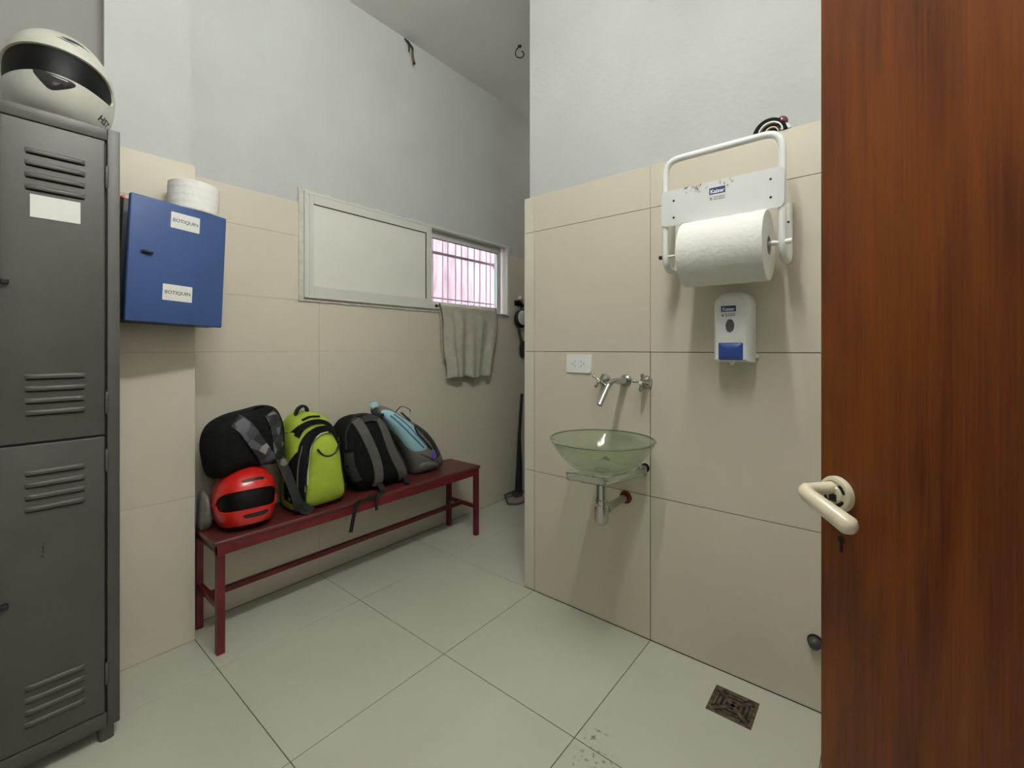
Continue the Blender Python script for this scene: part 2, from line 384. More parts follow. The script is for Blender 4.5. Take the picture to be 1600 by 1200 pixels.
bm = new(); box(bm, -1.75, -1.6, -2.9, -0.72, 0, 2.65); box(bm, 1.6, 1.75, -2.9, -0.72, 0, 2.65); box(bm, -1.75, 1.75, -3.05, -2.9, 0, 2.65)
struct('wall_hall', bm, PLASTER, 'walls of the hall outside the doorway')
# outside the window
bm = new(); box(bm, -0.5, 7.5, 4.1, 4.3, -0.5, 2.75); struct('wall_outside', bm, OUTWALL, 'pinkish weathered wall outside the window')
bm = new(); box(bm, -0.5, 7.5, 2.56, 4.3, -0.6, -0.15); struct('floor_outside', bm, OUTFLOOR, 'ground outside the window')

# ------------------------------------------------------------------ fluorescent batten that lights the room
def emit(name, col, strength):
    m = bpy.data.materials.new(name); m.use_nodes = True; N = m.node_tree.nodes; N.remove(N['Principled BSDF'])
    e = N.new('ShaderNodeEmission'); e.inputs[0].default_value = (*col, 1); e.inputs[1].default_value = strength
    m.node_tree.links.new(e.outputs[0], N['Material Output'].inputs[0]); MATS[name] = m; return m
TX0, TX1, TY, TZ = TUBE
clt = thing('ceiling_light', 'bare fluorescent tube in a white batten on the ceiling', 'ceiling light', ((TX0+TX1)/2, TY, H))
bm = new(); box(bm, TX0-0.02, TX1+0.02, TY-0.025, TY+0.025, H-0.055, H, 0.004)
for x in (TX0-0.012, TX1-0.006): box(bm, x, x+0.018, TY-0.012, TY+0.012, TZ-0.015, H-0.05, 0.002)
obj('batten', rel(bm, clt), WHITEP, clt)
bm = new(); tube(bm, [(TX0,TY,TZ),(TX1,TY,TZ)], 0.014, 12); obj('tube', rel(bm, clt), emit('tube_glow', (0.985, 0.99, 0.955), TUBE_POWER), clt, 60)

# ------------------------------------------------------------------ window
win = thing('window_1', 'white aluminium sliding window, one sash a solid white board, the other clear glass', None, (2.0, 2.40, 1.512), kind='structure')
def frame_ring(bm, x0, x1, z0, z1, y0, y1, l, r, b, t):
    box(bm, x0, x0+l, y0, y1, z0, z1, 0.0015, 1); box(bm, x1-r, x1, y0, y1, z0, z1, 0.0015, 1)
    box(bm, x0+l, x1-r, y0, y1, z0, z0+b, 0.0015, 1); box(bm, x0+l, x1-r, y0, y1, z1-t, z1, 0.0015, 1)
bm = new(); frame_ring(bm, 1.145, 2.865, 1.526, 2.102, 2.378, 2.475, 0.018, 0.026, 0.012, 0.014)
box(bm, 1.163, 1.172, 2.384, 2.47, 1.538, 2.088)
obj('frame', rel(bm, win), ALU, win)
bm = new(); frame_ring(bm, 1.120, 2.880, 1.508, 2.115, 2.392, 2.43, 0.026, 0.016, 0.020, 0.014)
bmesh.ops.subdivide_edges(bm, edges=bm.edges[:], cuts=6, use_grid_fill=True)
for v in bm.verts:
    v.co += Vector((random.uniform(-1,1), random.uniform(-.5,.5), random.uniform(-1,1)))*0.0022
obj('mortar_border', rel(bm, win), MORTAR, win, label='uneven white mortar round the window')
bm = new(); frame_ring(bm, 1.172, 2.030, 1.534, 2.098, 2.380, 2.402, 0.024, 0.044, 0.058, 0.056)
lsash = obj('sash', rel(bm, win), ALU, win, label='left sash closed with a white board')
bm = new(); box(bm, 1.193, 1.988, 2.390, 2.398, 1.588, 2.046); obj('board', rel(bm, win), BOARD, lsash)
bm = new(); box(bm, 1.197, 1.987, 2.3885, 2.394, 2.0385, 2.0425); box(bm, 1.9795, 1.986, 2.3885, 2.394, 1.592, 2.0425); obj('gasket', rel(bm, win), RUBBER, lsash)
bm = new(); box(bm, 2.026, 2.036, 2.372, 2.398, 1.80, 1.875, 0.003); obj('pull', rel(bm, win), ALU, lsash)
bm = new(); frame_ring(bm, 1.98, 2.815, 1.536, 2.086, 2.430, 2.452, 0.035, 0.040, 0.050, 0.052)
rsash = obj('sash', rel(bm, win), ALU, win, label='right sash with clear glass')
bm = new(); box(bm, 2.010, 2.778, 2.439, 2.443, 1.584, 2.036); obj('pane', rel(bm, win), GLASS, rsash)
bm = new(); box(bm, 2.012, 2.7755, 2.4285, 2.432, 2.030, 2.034); box(bm, 2.7725, 2.776, 2.4285, 2.432, 1.586, 2.034); obj('gasket', rel(bm, win), RUBBER, rsash)
grille = thing('window_grille', 'grey steel security bars outside the glass half of the window', 'window grille', (2.4, 2.60, 1.5))
bm = new(); box(bm, 1.10, 2.95, 2.600, 2.612, 1.972, 1.992); obj('crossbar', rel(bm, grille), BAR, grille)
bm = new(); box(bm, 1.10, 2.95, 2.600, 2.608, 1.632, 1.642); obj('crossbar', rel(bm, grille), BAR, grille)
base = None
for i, x in enumerate([2.234-0.075*k for k in range(14, 0, -1)]+[2.234,2.335,2.389,2.471,2.537,2.610,2.685,2.753,2.833,2.887]):
    if base is None:
        bm = new(); tube(bm, [(0,0,0),(0,0,0.66)], 0.0055, 8); base = obj('bar', bm, BAR, grille); o = base
    else:
        o = base.copy(); C.objects.link(o); o.parent = grille
    o.location = (x-2.4, 0.014, -0.03)
for x in (1.12, 2.93):
    bm = new(); box(bm, x-0.01, x+0.01, 2.555, 2.612, 1.95, 2.0); obj('wall_bracket', rel(bm, grille), BAR, grille)

# ------------------------------------------------------------------ door (open leaf on the right of the picture)
su, cu_ = sin(radians(39.374)), cos(radians(39.374))
def W(r, d):  # camera-relative right / forward metres on the plan -> room X, Y
    return (su*0+ (cu_*0) + r*0.63437 + d*0.77304, -r*0.77304 + d*0.63437)
ex, ey = W(0.498, 0.72); hx, hy = W(0.498+0.21*0.8, 0.72-0.977*0.8)
ang = atan2(hy-ey, hx-ex)            # local +x runs from the free edge to the hinge; local +y is the side seen
door = thing('door_1', 'open varnished brown wooden door with a cream lever handle', None, (ex, ey, 0), (0,0,ang), kind='structure')
sgn = -1.0                            # visible side lies towards local -y
bm = new(); box(bm, 0, 0.82, 0, 0.04, 0.008, 2.08, 0.002, 2)
leaf = obj('leaf', bm, WOOD, door)
hz = 1.026
bm = new(); lathe(bm, [(0.0,-0.0105),(0.012,-0.0105),(0.0135,-0.008),(0.020,-0.008),(0.0215,-0.0095),(0.0255,-0.0085),(0.027,-0.005),(0.027,0.0)], (0.031,0,hz), 'Y', 40)
hnd = thing('handle', 'h', None); del hnd['label']; hnd.parent = door
obj('rosette', bm, CREAM, hnd, 40, label='round cream rosette with worn dark slots')
bm = new()
for k in range(4):
    a0 = radians(20+90*k)
    for j in range(5):
        a = a0+radians(9*j); box(bm, 0.031+0.0165*cos(a)-0.002, 0.031+0.0165*cos(a)+0.002, -0.0086, -0.007, hz+0.0165*sin(a)-0.002, hz+0.0165*sin(a)+0.002)
obj('slots', bm, BLACK, hnd)
bm = new(); box(bm, 0.026, 0.037, -0.0125, -0.009, hz-0.010, hz+0.001); obj('spindle', bm, BLACK, hnd)
bm = new(); pth = arc_path([(0.026,-0.006,hz+0.008),(0.012,-0.050,hz+0.004),(0.100,-0.054,hz-0.022)], 0.020, 6)
pth = [Vector((0.028,-0.004,hz+0.009))]+pth[1:-1]+[Vector((0.095,-0.054,hz-0.0205)), Vector((0.1015,-0.0545,hz-0.0222)), Vector((0.1045,-0.0545,hz-0.023))]
n_ = len(pth); rad = [0.0095]*3+[0.0115]*(n_-6)+[0.0135,0.0095,0.003]
tube(bm, pth, rad, 20); obj('lever', bm, CREAM, hnd, 60, label='cream lever, chipped and sagging')
bm = new(); lathe(bm, [(0.0,-0.0008),(0.0055,-0.0008),(0.0055,0.002)], (0.036,0,0.957), 'Y', 16); box(bm, 0.034, 0.038, -0.0008, 0.002, 0.938, 0.957)
obj('keyhole', bm, DARKHOLE, door)

# ------------------------------------------------------------------ locker
YL = 1.90
locker = thing('locker', 'tall grey two-door steel locker with louvred doors and a white helmet on top', 'locker', (0.165, 2.10, 0))
LX0, LX1, LZ0, LZ1 = 0.020, 0.312, 0.045, 1.953
bm = new(); box(bm, LX0, LX1, YL+0.022, 2.315, LZ0, LZ1, 0.003, 2)
# face frame round the two doors
box(bm, 0.281, LX1, YL, YL+0.03, LZ0, LZ1, 0.003, 2); box(bm, LX0, 0.050, YL, YL+0.03, LZ0, LZ1, 0.003, 2)
box(bm, 0.050, 0.281, YL, YL+0.03, 1.914, LZ1, 0.003, 2); box(bm, 0.050, 0.281, YL, YL+0.03, LZ0, 0.091, 0.003, 2)
obj('body', rel(bm, locker), LOCK, locker, 30)
bm = new(); box(bm, 0.050, 0.281, YL+0.012, YL+0.0225, 0.091, 1.914); obj('recess', rel(bm, locker), BLACK, locker)
for x in (0.035, 0.262):
    for y in (1.905, 2.26):
        bm = new(); prism(bm, rrect(x, x+0.038, y, y+0.05, 0.012), 'Z', 0, LZ0+0.004); obj('foot', rel(bm, locker), LOCK, locker, 30)
def louvre_mesh():
    bm = new(); n = 10; L_ = 0.128
    # hood: half-round pressed ridge, its lower side open over a dark slot
    prof = [(0.0,0.013),(-0.003,0.0125),(-0.0058,0.010),(-0.0070,0.006),(-0.0068,0.001),(-0.0060,-0.0010)]
    xs = [-L_/2, -L_/2+0.006, -L_/2+0.014, L_/2-0.014, L_/2-0.006, L_/2]; sc = [0.05,0.7,1,1,0.7,0.05]
    R_ = [[bm.verts.new((x, y*s, z)) for y,z in prof] for x, s in zip(xs, sc)]
    for i in range(len(xs)-1):
        for j in range(len(prof)-1): bm.faces.new((R_[i][j], R_[i+1][j], R_[i+1][j+1], R_[i][j+1]))
    return bm
lv_mesh = None; slot_mesh = None
def locker_door(z0, z1, groups, label):
    global lv_mesh, slot_mesh
    bm = new(); box(bm, 0.0545, 0.2755, YL+0.001, YL+0.016, z0, z1, 0.0035, 3)
    d = obj('door', rel(bm, locker), LOCK, locker, 30, label=label)
    for zz in groups:
        for k in range(4):
            z = zz-0.035*k
            if lv_mesh is None:
                o = obj('louvre', louvre_mesh(), LOCK, d, 50); lv_mesh = o.data
                b2 = new(); box(b2, -0.0615, 0.0615, -0.0006, 0.002, -0.0055, 0.0015); s = obj('slot', b2, DARKHOLE, d); slot_mesh = s.data
            else:
                o = bpy.data.objects.new('louvre', lv_mesh); C.objects.link(o); o.parent = d
                s = bpy.data.objects.new('slot', slot_mesh); C.objects.link(s); s.parent = d
            o.location = (0.166-0.165, YL+0.001-2.10, z); s.location = o.location
    return d
up = locker_door(0.977, 1.912, (1.820, 1.164), 'upper locker door with a blank white card')
lo = locker_door(0.094, 0.971, (0.884, 0.262), 'lower locker door, scuffed')
for d, z in ((up, 1.440), (lo, 0.524)):
    bm = new(); box(bm, 0.055, 0.072, YL-0.012, YL+0.002, z-0.008, z+0.008, 0.003); obj('latch', rel(bm, locker), BLACK, d)
for d, zz in ((up, (1.797, 1.078)), (lo, (0.895, 0.215))):
    for z in zz:
        bm = new(); tube(bm, [(0.2795,YL+0.001,z-0.036),(0.2795,YL-0.0005,z-0.030),(0.2795,YL-0.0005,z+0.030),(0.2795,YL+0.001,z+0.036)], [0.002,0.0045,0.0045,0.002], 10); obj('hinge', rel(bm, locker), LOCK, d, 60)
bm = new(); box(bm, 0.113, 0.219, YL-0.0004, YL+0.002, 1.634, 1.700); obj('card', rel(bm, locker), LABEL, up, label='blank white card')
for (x, z, w, h) in ((0.138,0.648,0.003,0.022),(0.140,0.672,0.002,0.006),(0.136,0.636,0.004,0.008),(0.20,0.60,0.002,0.002)):
    bm = new(); prism(bm, rrect(x, x+w, z, z+h, min(w,h)*0.45, 3), 'Y', YL+0.0006, YL+0.002); obj('paint_chip', rel(bm, locker), BLACK, lo)

# ------------------------------------------------------------------ motorcycle helmets
def helmet(t, a, b, c, zb, shell, visor, A=78, e_lo=-14, e_hi=24, chin=1.06, sq=0.5, hs=1.0):
    """full-face helmet, face towards local -y, origin at the shell's centre"""
    elb = math.degrees(math.asin(max(-1, -zb/c)))
    def S(az, el, k=1.0):
        ce = cos(radians(el)); ce = ce**sq if el < 0 else ce**0.85
        f = 1.0
        if el < 8: f = 1+(chin-1)*max(0, cos(radians(az)))**2*min(1, (8-el)/25)
        sa, ca = sin(radians(az)), cos(radians(az))
        sx, cy0 = math.copysign(abs(sa)**hs, sa), math.copysign(abs(ca)**hs, ca)
        return Vector((a*ce*sx*k, -b*ce*cy0*f*k, c*sin(radians(el))*k))
    def ap(az):
        q = min(1, abs(az)/A); h = (1-q**5)**0.5
        mid = (e_lo+e_hi)/2 - 6*q*q; return mid-(e_hi-e_lo)/2*h, mid+(e_hi-e_lo)/2*h
    n = 96; azs = [-180+360*i/n for i in range(n)]
    bm = new()
    low = [[bm.verts.new(S(az, elb+(ap(az)[0]-elb)*j/10)) for az in azs] for j in range(11)]
    hi = [[bm.verts.new(S(az, ap(az)[1]+(89.0-ap(az)[1])*j/14)) for az in azs] for j in range(15)]
    for G in (low, hi):
        for j in range(len(G)-1):
            for i in range(n): bm.faces.new((G[j][i], G[j][(i+1)%n], G[j+1][(i+1)%n], G[j+1][i]))
    bm.faces.new(hi[-1])
    # rolled inner edge of the shell, and closed underside
    ins = [bm.verts.new(S(az, elb, 0.9)) for az in azs]
    for i in range(n): bm.faces.new((low[0][i], low[0][(i+1)%n], ins[(i+1)%n], ins[i]))
    lowi = [bm.verts.new(S(az, ap(az)[0], 0.93)) for az in azs]; hii = [bm.verts.new(S(az, ap(az)[1], 0.93)) for az in azs]
    for i in range(n):
        j = (i+1)%n
        bm.faces.new((low[-1][i], low[-1][j], lowi[j], lowi[i])); bm.faces.new((hi[0][i], hi[0][j], hii[j], hii[i]))
    bmesh.ops.remove_doubles(bm, verts=bm.verts, dist=1e-5)
    sh = obj('shell', bm, shell, t, 40)
    bm = new(); azv = [-A+2*A*i/48 for i in range(49)]
    V = [[bm.verts.new(S(az, ap(az)[0]-2+(ap(az)[1]-ap(az)[0]+4)*j/8, 0.955)) for az in azv] for j in range(9)]
    for j in range(8):
        for i in range(48): bm.faces.new((V[j][i], V[j][i+1], V[j+1][i+1], V[j+1][i]))
    obj('visor', bm, visor, t, 180)
    bm = new(); lin_ = [[bm.verts.new(S(az, elb+(88-elb)*j/10, 0.9)) for az in azs] for j in range(11)]
    for j in range(10):
        for i in range(n): bm.faces.new((lin_[j][i], lin_[j][(i+1)%n], lin_[j+1][(i+1)%n], lin_[j+1][i]))
    obj('lining', bm, BLACK, t, 180)
    return S, sh
def helm_patch(S, poly, k0, k1, name, m, t, n=5):
    """a closed patch riding on the shell: poly in (azimuth, elevation) degrees"""
    bm = new(); P = [Vector((p[0],p[1])) for p in poly]; c = sum(P, Vector((0,0)))/len(P)
    P = [v for v in smooth_loop([(p.x,p.y,0) for p in P], 4)]
    rings = []
    for j in range(n+1):
        s = j/n; rings.append([bm.verts.new(S(c.x+(p.x-c.x)*s, c.y+(p.y-c.y)*s, k1+(k0-k1)*s**6)) for p in P]) if j else rings.append([bm.verts.new(S(c.x,c.y,k1))])
    m_ = len(P)
    for i in range(m_): bm.faces.new((rings[0][0], rings[1][i], rings[1][(i+1)%m_]))
    for j in range(1, n):
        for i in range(m_): bm.faces.new((rings[j][i], rings[j][(i+1)%m_], rings[j+1][(i+1)%m_], rings[j+1][i]))
    return obj(name, bm, m, t, 180)
def rest_on(t, z):
    bpy.context.view_layer.update()
    lo_ = min((o.matrix_world @ v.co).z for o in t.children for v in o.data.vertices)
    t.location.z += z-lo_

wh = thing('motorcycle_helmet', 'white full-face helmet with an open black visor gap, on top of the locker', 'helmet', (0.192, 2.075, 2.1), (radians(-5), radians(0), radians(-13)))
S, sh = helmet(wh, 0.134, 0.160, 0.158, 0.145, HWHITE, VISOR, A=82, e_lo=-17, e_hi=17)
helm_patch(S, [(-16,-17),(6,-18),(24,-20),(20,-27),(2,-36),(-8,-30)], 1.0, 1.02, 'chin_vent', VENT, wh)
helm_patch(S, [(8,40),(30,44),(48,36),(36,38),(18,36)], 0.998, 1.006, 'brow_vent', BLACK, wh)
helm_patch(S, [(2,36),(16,35),(30,33),(16,33)], 0.998, 1.004, 'brow_vent', BLACK, wh)
bm = text_mesh('HST', 0.037, shear=0.25, bold=0.0012)
for v in bm.verts:
    az = 71+math.degrees(v.co.x/0.150); el = -41+math.degrees(v.co.y/0.165); v.co = S(az, el, 1.003)
obj('lettering', bm, INK, wh)
rest_on(wh, 1.953)

# ------------------------------------------------------------------ first-aid cabinet
cab = thing('first_aid_cabinet', 'blue metal first-aid cabinet with two white word labels, door slightly ajar', 'cabinet', (0.510, 2.268, 1.573), (0, radians(2.2), 0))
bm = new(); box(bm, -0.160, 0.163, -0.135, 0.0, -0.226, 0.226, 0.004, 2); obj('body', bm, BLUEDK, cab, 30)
HNG = Vector((0.165, -0.137, 0)); th = radians(11)
dux = Vector((-cos(th), -sin(th), 0)); dn = Vector((-sin(th), cos(th), 0))*-1      # along the door (to its free edge), outward normal
def dpt(u, n, z): return HNG+dux*u+dn*n+Vector((0,0,z))
bm = new(); box(bm, 0, 0.328, 0, 0.020, -0.2295, 0.2295, 0.006, 3)
for v in bm.verts: v.co = dpt(v.co.x, v.co.y, v.co.z)
cdoor = obj('door', bm, BLUE, cab, 30)
bm = new(); prism(bm, rrect(0.266, 0.292, 0.018, 0.032, 0.006), 'Y', 0.019, 0.024); box(bm, 0.256, 0.288, 0.024, 0.032, 0.0215, 0.0285, 0.002)
for v in bm.verts: v.co = dpt(v.co.x, v.co.y, v.co.z)
obj('latch', bm, BLACK, cdoor)
for (uc, zc, tilt) in ((0.152, 0.168, -1), (0.168, -0.110, 0)):
    bm = new(); prism(bm, rrect(-0.050, 0.050, -0.0305, 0.0305, 0.003), 'Y', 0.0195, 0.0208)
    for v in bm.verts: v.co = dpt(uc+v.co.x, v.co.y, zc+v.co.z)
    lab = obj('label', bm, LABEL, cab, label='white label lettered BOTIQUIN')
    bm = text_mesh('BOTIQUIN', 0.0185, bold=0.0001); place(bm, dpt(uc, 0.0212, zc), -dux, (0,0,1)); obj('lettering', bm, INK, lab)

def paper_roll(t, R_, r_, w, axis):
    bm = new(); rip = [0.0, 0.0006, -0.0004, 0.0005, 0.0]
    prof = [(r_+0.002, -w/2), (R_-0.003, -w/2), (R_, -w/2+0.003)]+[(R_+0.0008*sin(k*2.1), -w/2+w*k/12) for k in range(1,12)]+[(R_, w/2-0.003), (R_-0.003, w/2), (r_+0.002, w/2)]
    lathe(bm, prof, (0,0,0), axis, 56, close=True); obj('paper', bm, PAPER, t, 45)
    bm = new(); lathe(bm, [(r_+0.002,-w/2-0.001),(r_+0.002,w/2+0.001),(r_,w/2+0.001),(r_,-w/2-0.001)], (0,0,0), axis, 40, close=True); obj('core', bm, mat('card_core', (196,188,170), 0.9), t, 40)
    bm = new(); box(bm, -0.0005, 0.0, 0,0.0005, 0,0.0005); bm.free()
roll2 = thing('paper_roll', 'white paper roll standing upright on top of the blue cabinet', 'paper roll', (0.588, 2.176, 1.799+0.060), (0, radians(2.2), 0))
paper_roll(roll2, 0.088, 0.022, 0.118, 'Z')
bm = new(); tube(bm, [(0,0,0),(0.006,-0.03,0.0),(0.010,-0.09,0.0)], [0.004,0.006,0.0055], 10)
mk = obj('marker_pen', bm, ORANGE, None, 40); mk.location = (0.352, 2.235, 1.8115); tag(mk, 'thin orange stick lying on the left end of the blue cabinet', 'pen')

# ------------------------------------------------------------------ bench
bench = thing('bench', 'long dark red painted metal bench with a worn seat under the backpacks', 'bench', (1.41, 2.22, 0))
BX0, BX1, BY0, BY1, BZ = 0.628, 2.190, 2.070, 2.372, 0.465
bm = new(); box(bm, BX0, BX1, BY0, BY1, BZ-0.020, BZ, 0.006, 3); obj('seat', rel(bm, bench), REDTOP, bench, 30)
bm = new(); box(bm, BX0+0.012, BX1-0.012, BY0+0.004, BY0+0.028, BZ-0.060, BZ-0.018, 0.002); obj('apron', rel(bm, bench), RED, bench)
bm = new(); box(bm, BX0+0.012, BX1-0.012, BY1-0.028, BY1-0.004, BZ-0.060, BZ-0.018, 0.002); obj('apron', rel(bm, bench), RED, bench)
for x in (BX0+0.012, BX1-0.042):
    for y in (BY0+0.003, BY1-0.033):
        bm = new(); box(bm, x, x+0.030, y, y+0.030, 0, BZ-0.018, 0.003); obj('leg', rel(bm, bench), RED, bench)
    bm = new(); box(bm, x+0.004, x+0.026, BY0+0.03, BY1-0.03, BZ-0.058, BZ-0.024, 0.002); obj('apron', rel(bm, bench), RED, bench)
    bm = new(); box(bm, x+0.004, x+0.026, BY0+0.03, BY1-0.03, 0.180, 0.204, 0.002); obj('end_rail', rel(bm, bench), RED, bench)
bm = new(); box(bm, BX0+0.03, BX1-0.03, 2.212, 2.236, 0.180, 0.204, 0.002); obj('stretcher', rel(bm, bench), RED, bench)

# ------------------------------------------------------------------ backpacks: soft shells grown from an outline
class Bag:
    def __init__(s, name, label, group, outline, ym, df, db, m, n=2.6, wrinkle=0.004, centre=None, lean=0.0):
        P = smooth_loop([(x,z,0) for x,z in outline], 5); s.P = [(p.x,p.y) for p in P]
        s.c = centre or (sum(p[0] for p in s.P)/len(s.P), sum(p[1] for p in s.P)/len(s.P))
        s.ym, s.df, s.db, s.n, s.lean = ym, df, db, n, lean
        s.t = thing(name, label, 'backpack', (s.c[0], ym, min(p[1] for p in s.P)), group=group)
        s.z0 = min(p[1] for p in s.P)
        bm = new(); K = 14; rf = []; rb = []
        ts = [sin(pi/2*j/K) for j in range(K+1)]
        for j, q in enumerate(ts):
            if j == 0: rf.append([bm.verts.new(s.at(*s.c))]); rb.append([bm.verts.new(s.at(*s.c, back=True))]); continue
            F = [bm.verts.new(s.pt(p, q)) for p in s.P]; rf.append(F)
            rb.append(F if j == K else [bm.verts.new(s.pt(p, q, True)) for p in s.P])
        m_ = len(s.P)
        for R_ in (rf, rb):
            for i in range(m_): bm.faces.new((R_[0][0], R_[1][i], R_[1][(i+1)%m_]))
            for j in range(1, K):
                for i in range(m_): bm.faces.new((R_[j][i], R_[j][(i+1)%m_], R_[j+1][(i+1)%m_], R_[j+1][i]))
        from mathutils import noise as _n
        for v in bm.verts:
            k = _n.noise(v.co*9.0)*wrinkle+_n.noise(v.co*23.0)*wrinkle*0.5; v.co.y += k
        obj('body', rel(bm, s.t), m, s.t, 180)
    def depth(s, q): return max(0.0, 1-min(1,q)**s.n)**(1/s.n)
    def pt(s, p, q, back=False):
        x = s.c[0]+(p[0]-s.c[0])*q; z = s.c[1]+(p[1]-s.c[1])*q; d = s.depth(q)
        return Vector((x, (s.ym+s.db*d if back else s.ym-s.df*d)+s.lean*(z-s.z0), z))
    def q(s, x, z):
        dx, dz = x-s.c[0], z-s.c[1]
        if hypot(dx,dz) < 1e-6: return 0.0
        best = None
        for i in range(len(s.P)):
            ax, az = s.P[i][0]-s.c[0], s.P[i][1]-s.c[1]; bx, bz = s.P[(i+1)%len(s.P)][0]-s.c[0], s.P[(i+1)%len(s.P)][1]-s.c[1]
            ex_, ez_ = bx-ax, bz-az; den = dx*ez_-dz*ex_
            if abs(den) < 1e-12: continue
            k = (ax*ez_-az*ex_)/den; u = (ax*dz-az*dx)/den
            if k > 0 and -1e-6 <= u <= 1+1e-6: best = k if best is None else max(best, k)
        return 1.0/best if best else 1.0
    def at(s, x, z, back=False):
        d = s.depth(s.q(x,z)); return Vector((x, (s.ym+s.db*d if back else s.ym-s.df*d)+s.lean*(z-s.z0), z))
    def strip(s, name, pts, w, thick, m, parent=None, lift=0.0, n=6, label=None):
        P = smooth_path([(x,z,0) for x,z in pts], n); bm = new(); rings = []
        for i, p in enumerate(P):
            d = (P[min(i+1,len(P)-1)]-P[max(i-1,0)]).normalized(); nx, nz = -d.y, d.x; ww = w(i/(len(P)-1)) if callable(w) else w
            a = s.at(p.x+nx*ww/2, p.y+nz*ww/2); b = s.at(p.x-nx*ww/2, p.y-nz*ww/2); mid = s.at(p.x, p.y)
            o = Vector((0,-1,0))
            rings.append([bm.verts.new(v) for v in (a-o*0.004, a+o*(lift+thick*0.7), mid+o*(lift+thick), b+o*(lift+thick*0.7), b-o*0.004)])
        for i in range(len(rings)-1):
            for k in range(5): bm.faces.new((rings[i][k], rings[i][(k+1)%5], rings[i+1][(k+1)%5], rings[i+1][k]))
        bm.faces.new(rings[0]); bm.faces.new(rings[-1][::-1])
        return obj(name, rel(bm, s.t), m, parent or s.t, 50, label=label)
    def patch(s, name, poly, thick, m, parent=None, power=4, label=None, lift=0.001):
        P = smooth_loop([(x,z,0) for x,z in poly], 4); c = sum(P, Vector())/len(P); bm = new(); K = 8; rings = []
        for j in range(K+1):
            q = sin(pi/2*j/K); h = lift+thick*(1-q**power)**(1/2)
            row = []
            for p in (P if j else [c]):
                x, z = c.x+(p.x-c.x)*q, c.y+(p.y-c.y)*q; v = s.at(x,z); v.y -= h; row.append(bm.verts.new(v))
            rings.append(row)
        edge = []
        for p in P:
            v = s.at(p.x,p.y); v.y += 0.006; edge.append(bm.verts.new(v))
        m_ = len(P); rings.append(edge)
        for i in range(m_): bm.faces.new((rings[0][0], rings[1][i], rings[1][(i+1)%m_]))
        for j in range(1, len(rings)-1):
            for i in range(m_): bm.faces.new((rings[j][i], rings[j][(i+1)%m_], rings[j+1][(i+1)%m_], rings[j+1][i]))
        return obj(name, rel(bm, s.t), m, parent or s.t, 60, label=label)
    def free(s, name, pts, w, thick, m, side=(0,0,1), label=None):
        """a webbing strap through free space: pts are room coordinates, side its width direction"""
        P = smooth_path(pts, 5); bm = new(); rings = []; sd = Vector(side)
        for i, p in enumerate(P):
            d = (P[min(i+1,len(P)-1)]-P[max(i-1,0)]).normalized(); u = (sd-d*sd.dot(d)).normalized(); n_ = d.cross(u)
            rings.append([bm.verts.new(p+u*a+n_*b) for a,b in ((w/2,thick/2),(-w/2,thick/2),(-w/2,-thick/2),(w/2,-thick/2))])
        for i in range(len(rings)-1):
            for k in range(4): bm.faces.new((rings[i][k], rings[i][(k+1)%4], rings[i+1][(k+1)%4], rings[i+1][k]))
        bm.faces.new(rings[0]); bm.faces.new(rings[-1][::-1])
        return obj(name, rel(bm, s.t), m, s.t, 30, label=label)
GB = 'backpacks on the red bench'

# black backpack lying on the red helmet
b1 = Bag('backpack', 'black backpack with patterned grey straps, leftmost, on the red helmet', GB,
    [(0.640,0.760),(0.632,0.850),(0.655,0.915),(0.720,0.955),(0.800,0.972),(0.880,0.985),(0.930,0.965),(0.955,0.90),(0.962,0.80),(0.958,0.715),(0.90,0.708),(0.80,0.706),(0.715,0.692),(0.660,0.694)],
    2.235, 0.105, 0.12, BLACKCLOTH, n=2.8, wrinkle=0.012)
b1.strip('strap', [(0.736,0.940),(0.768,0.905),(0.800,0.850),(0.845,0.775),(0.875,0.722)], 0.062, 0.014, CAMO, label='wide patterned grey shoulder strap')
b1.strip('strap', [(0.876,0.955),(0.893,0.915),(0.905,0.84),(0.915,0.77),(0.925,0.716)], 0.056, 0.014, CAMO2, label='darker patterned shoulder strap')
b1.free('strap_tail', [(0.915,2.145,0.745),(0.940,2.12,0.66),(0.965,2.10,0.57),(0.985,2.105,0.50),(1.000,2.13,0.474)], 0.040, 0.008, CAMO2, (1,0,0.2), label='dark patterned strap end')
b1.free('strap_tail', [(0.985,2.110,0.505),(1.005,2.098,0.478),(1.03,2.085,0.471)], 0.022, 0.004, WEB, (1,0,0.2), label='black webbing end')
b1.free('haul_loop', [(0.81,2.22,0.962),(0.83,2.20,0.985),(0.86,2.20,0.985),(0.875,2.22,0.97)], 0.02, 0.005, WEB, (0,1,0))

# lime green backpack
b2 = Bag('backpack', 'lime green and black backpack standing upright on the bench', GB,
    [(0.972,0.700),(0.968,0.780),(0.975,0.850),(0.998,0.905),(1.045,0.935),(1.100,0.932),(1.155,0.900),(1.195,0.840),(1.215,0.760),(1.235,0.640),(1.252,0.520),(1.238,0.474),(1.160,0.466),(1.040,0.466),(0.985,0.474),(0.975,0.560)],
    2.225, 0.115, 0.115, GREEN, n=3.6, wrinkle=0.006)
b2.patch('front_pocket', [(1.032,0.482),(1.024,0.580),(1.040,0.690),(1.045,0.765),(1.075,0.812),(1.125,0.822),(1.172,0.795),(1.195,0.735),(1.205,0.640),(1.222,0.545),(1.222,0.496),(1.190,0.480),(1.10,0.474)], 0.040, GREEN, label='puffy lime front pocket')
arc = [(1.000,0.520),(1.004,0.620),(1.006,0.720),(1.022,0.800),(1.068,0.845),(1.128,0.852),(1.180,0.822),(1.205,0.750)]
b2.strip('front_band', arc, lambda u: 0.042 if u < 0.5 else 0.042-0.024*(u-0.5)*2, 0.006, BLACKCLOTH, lift=0.003, label='broad black zip band')
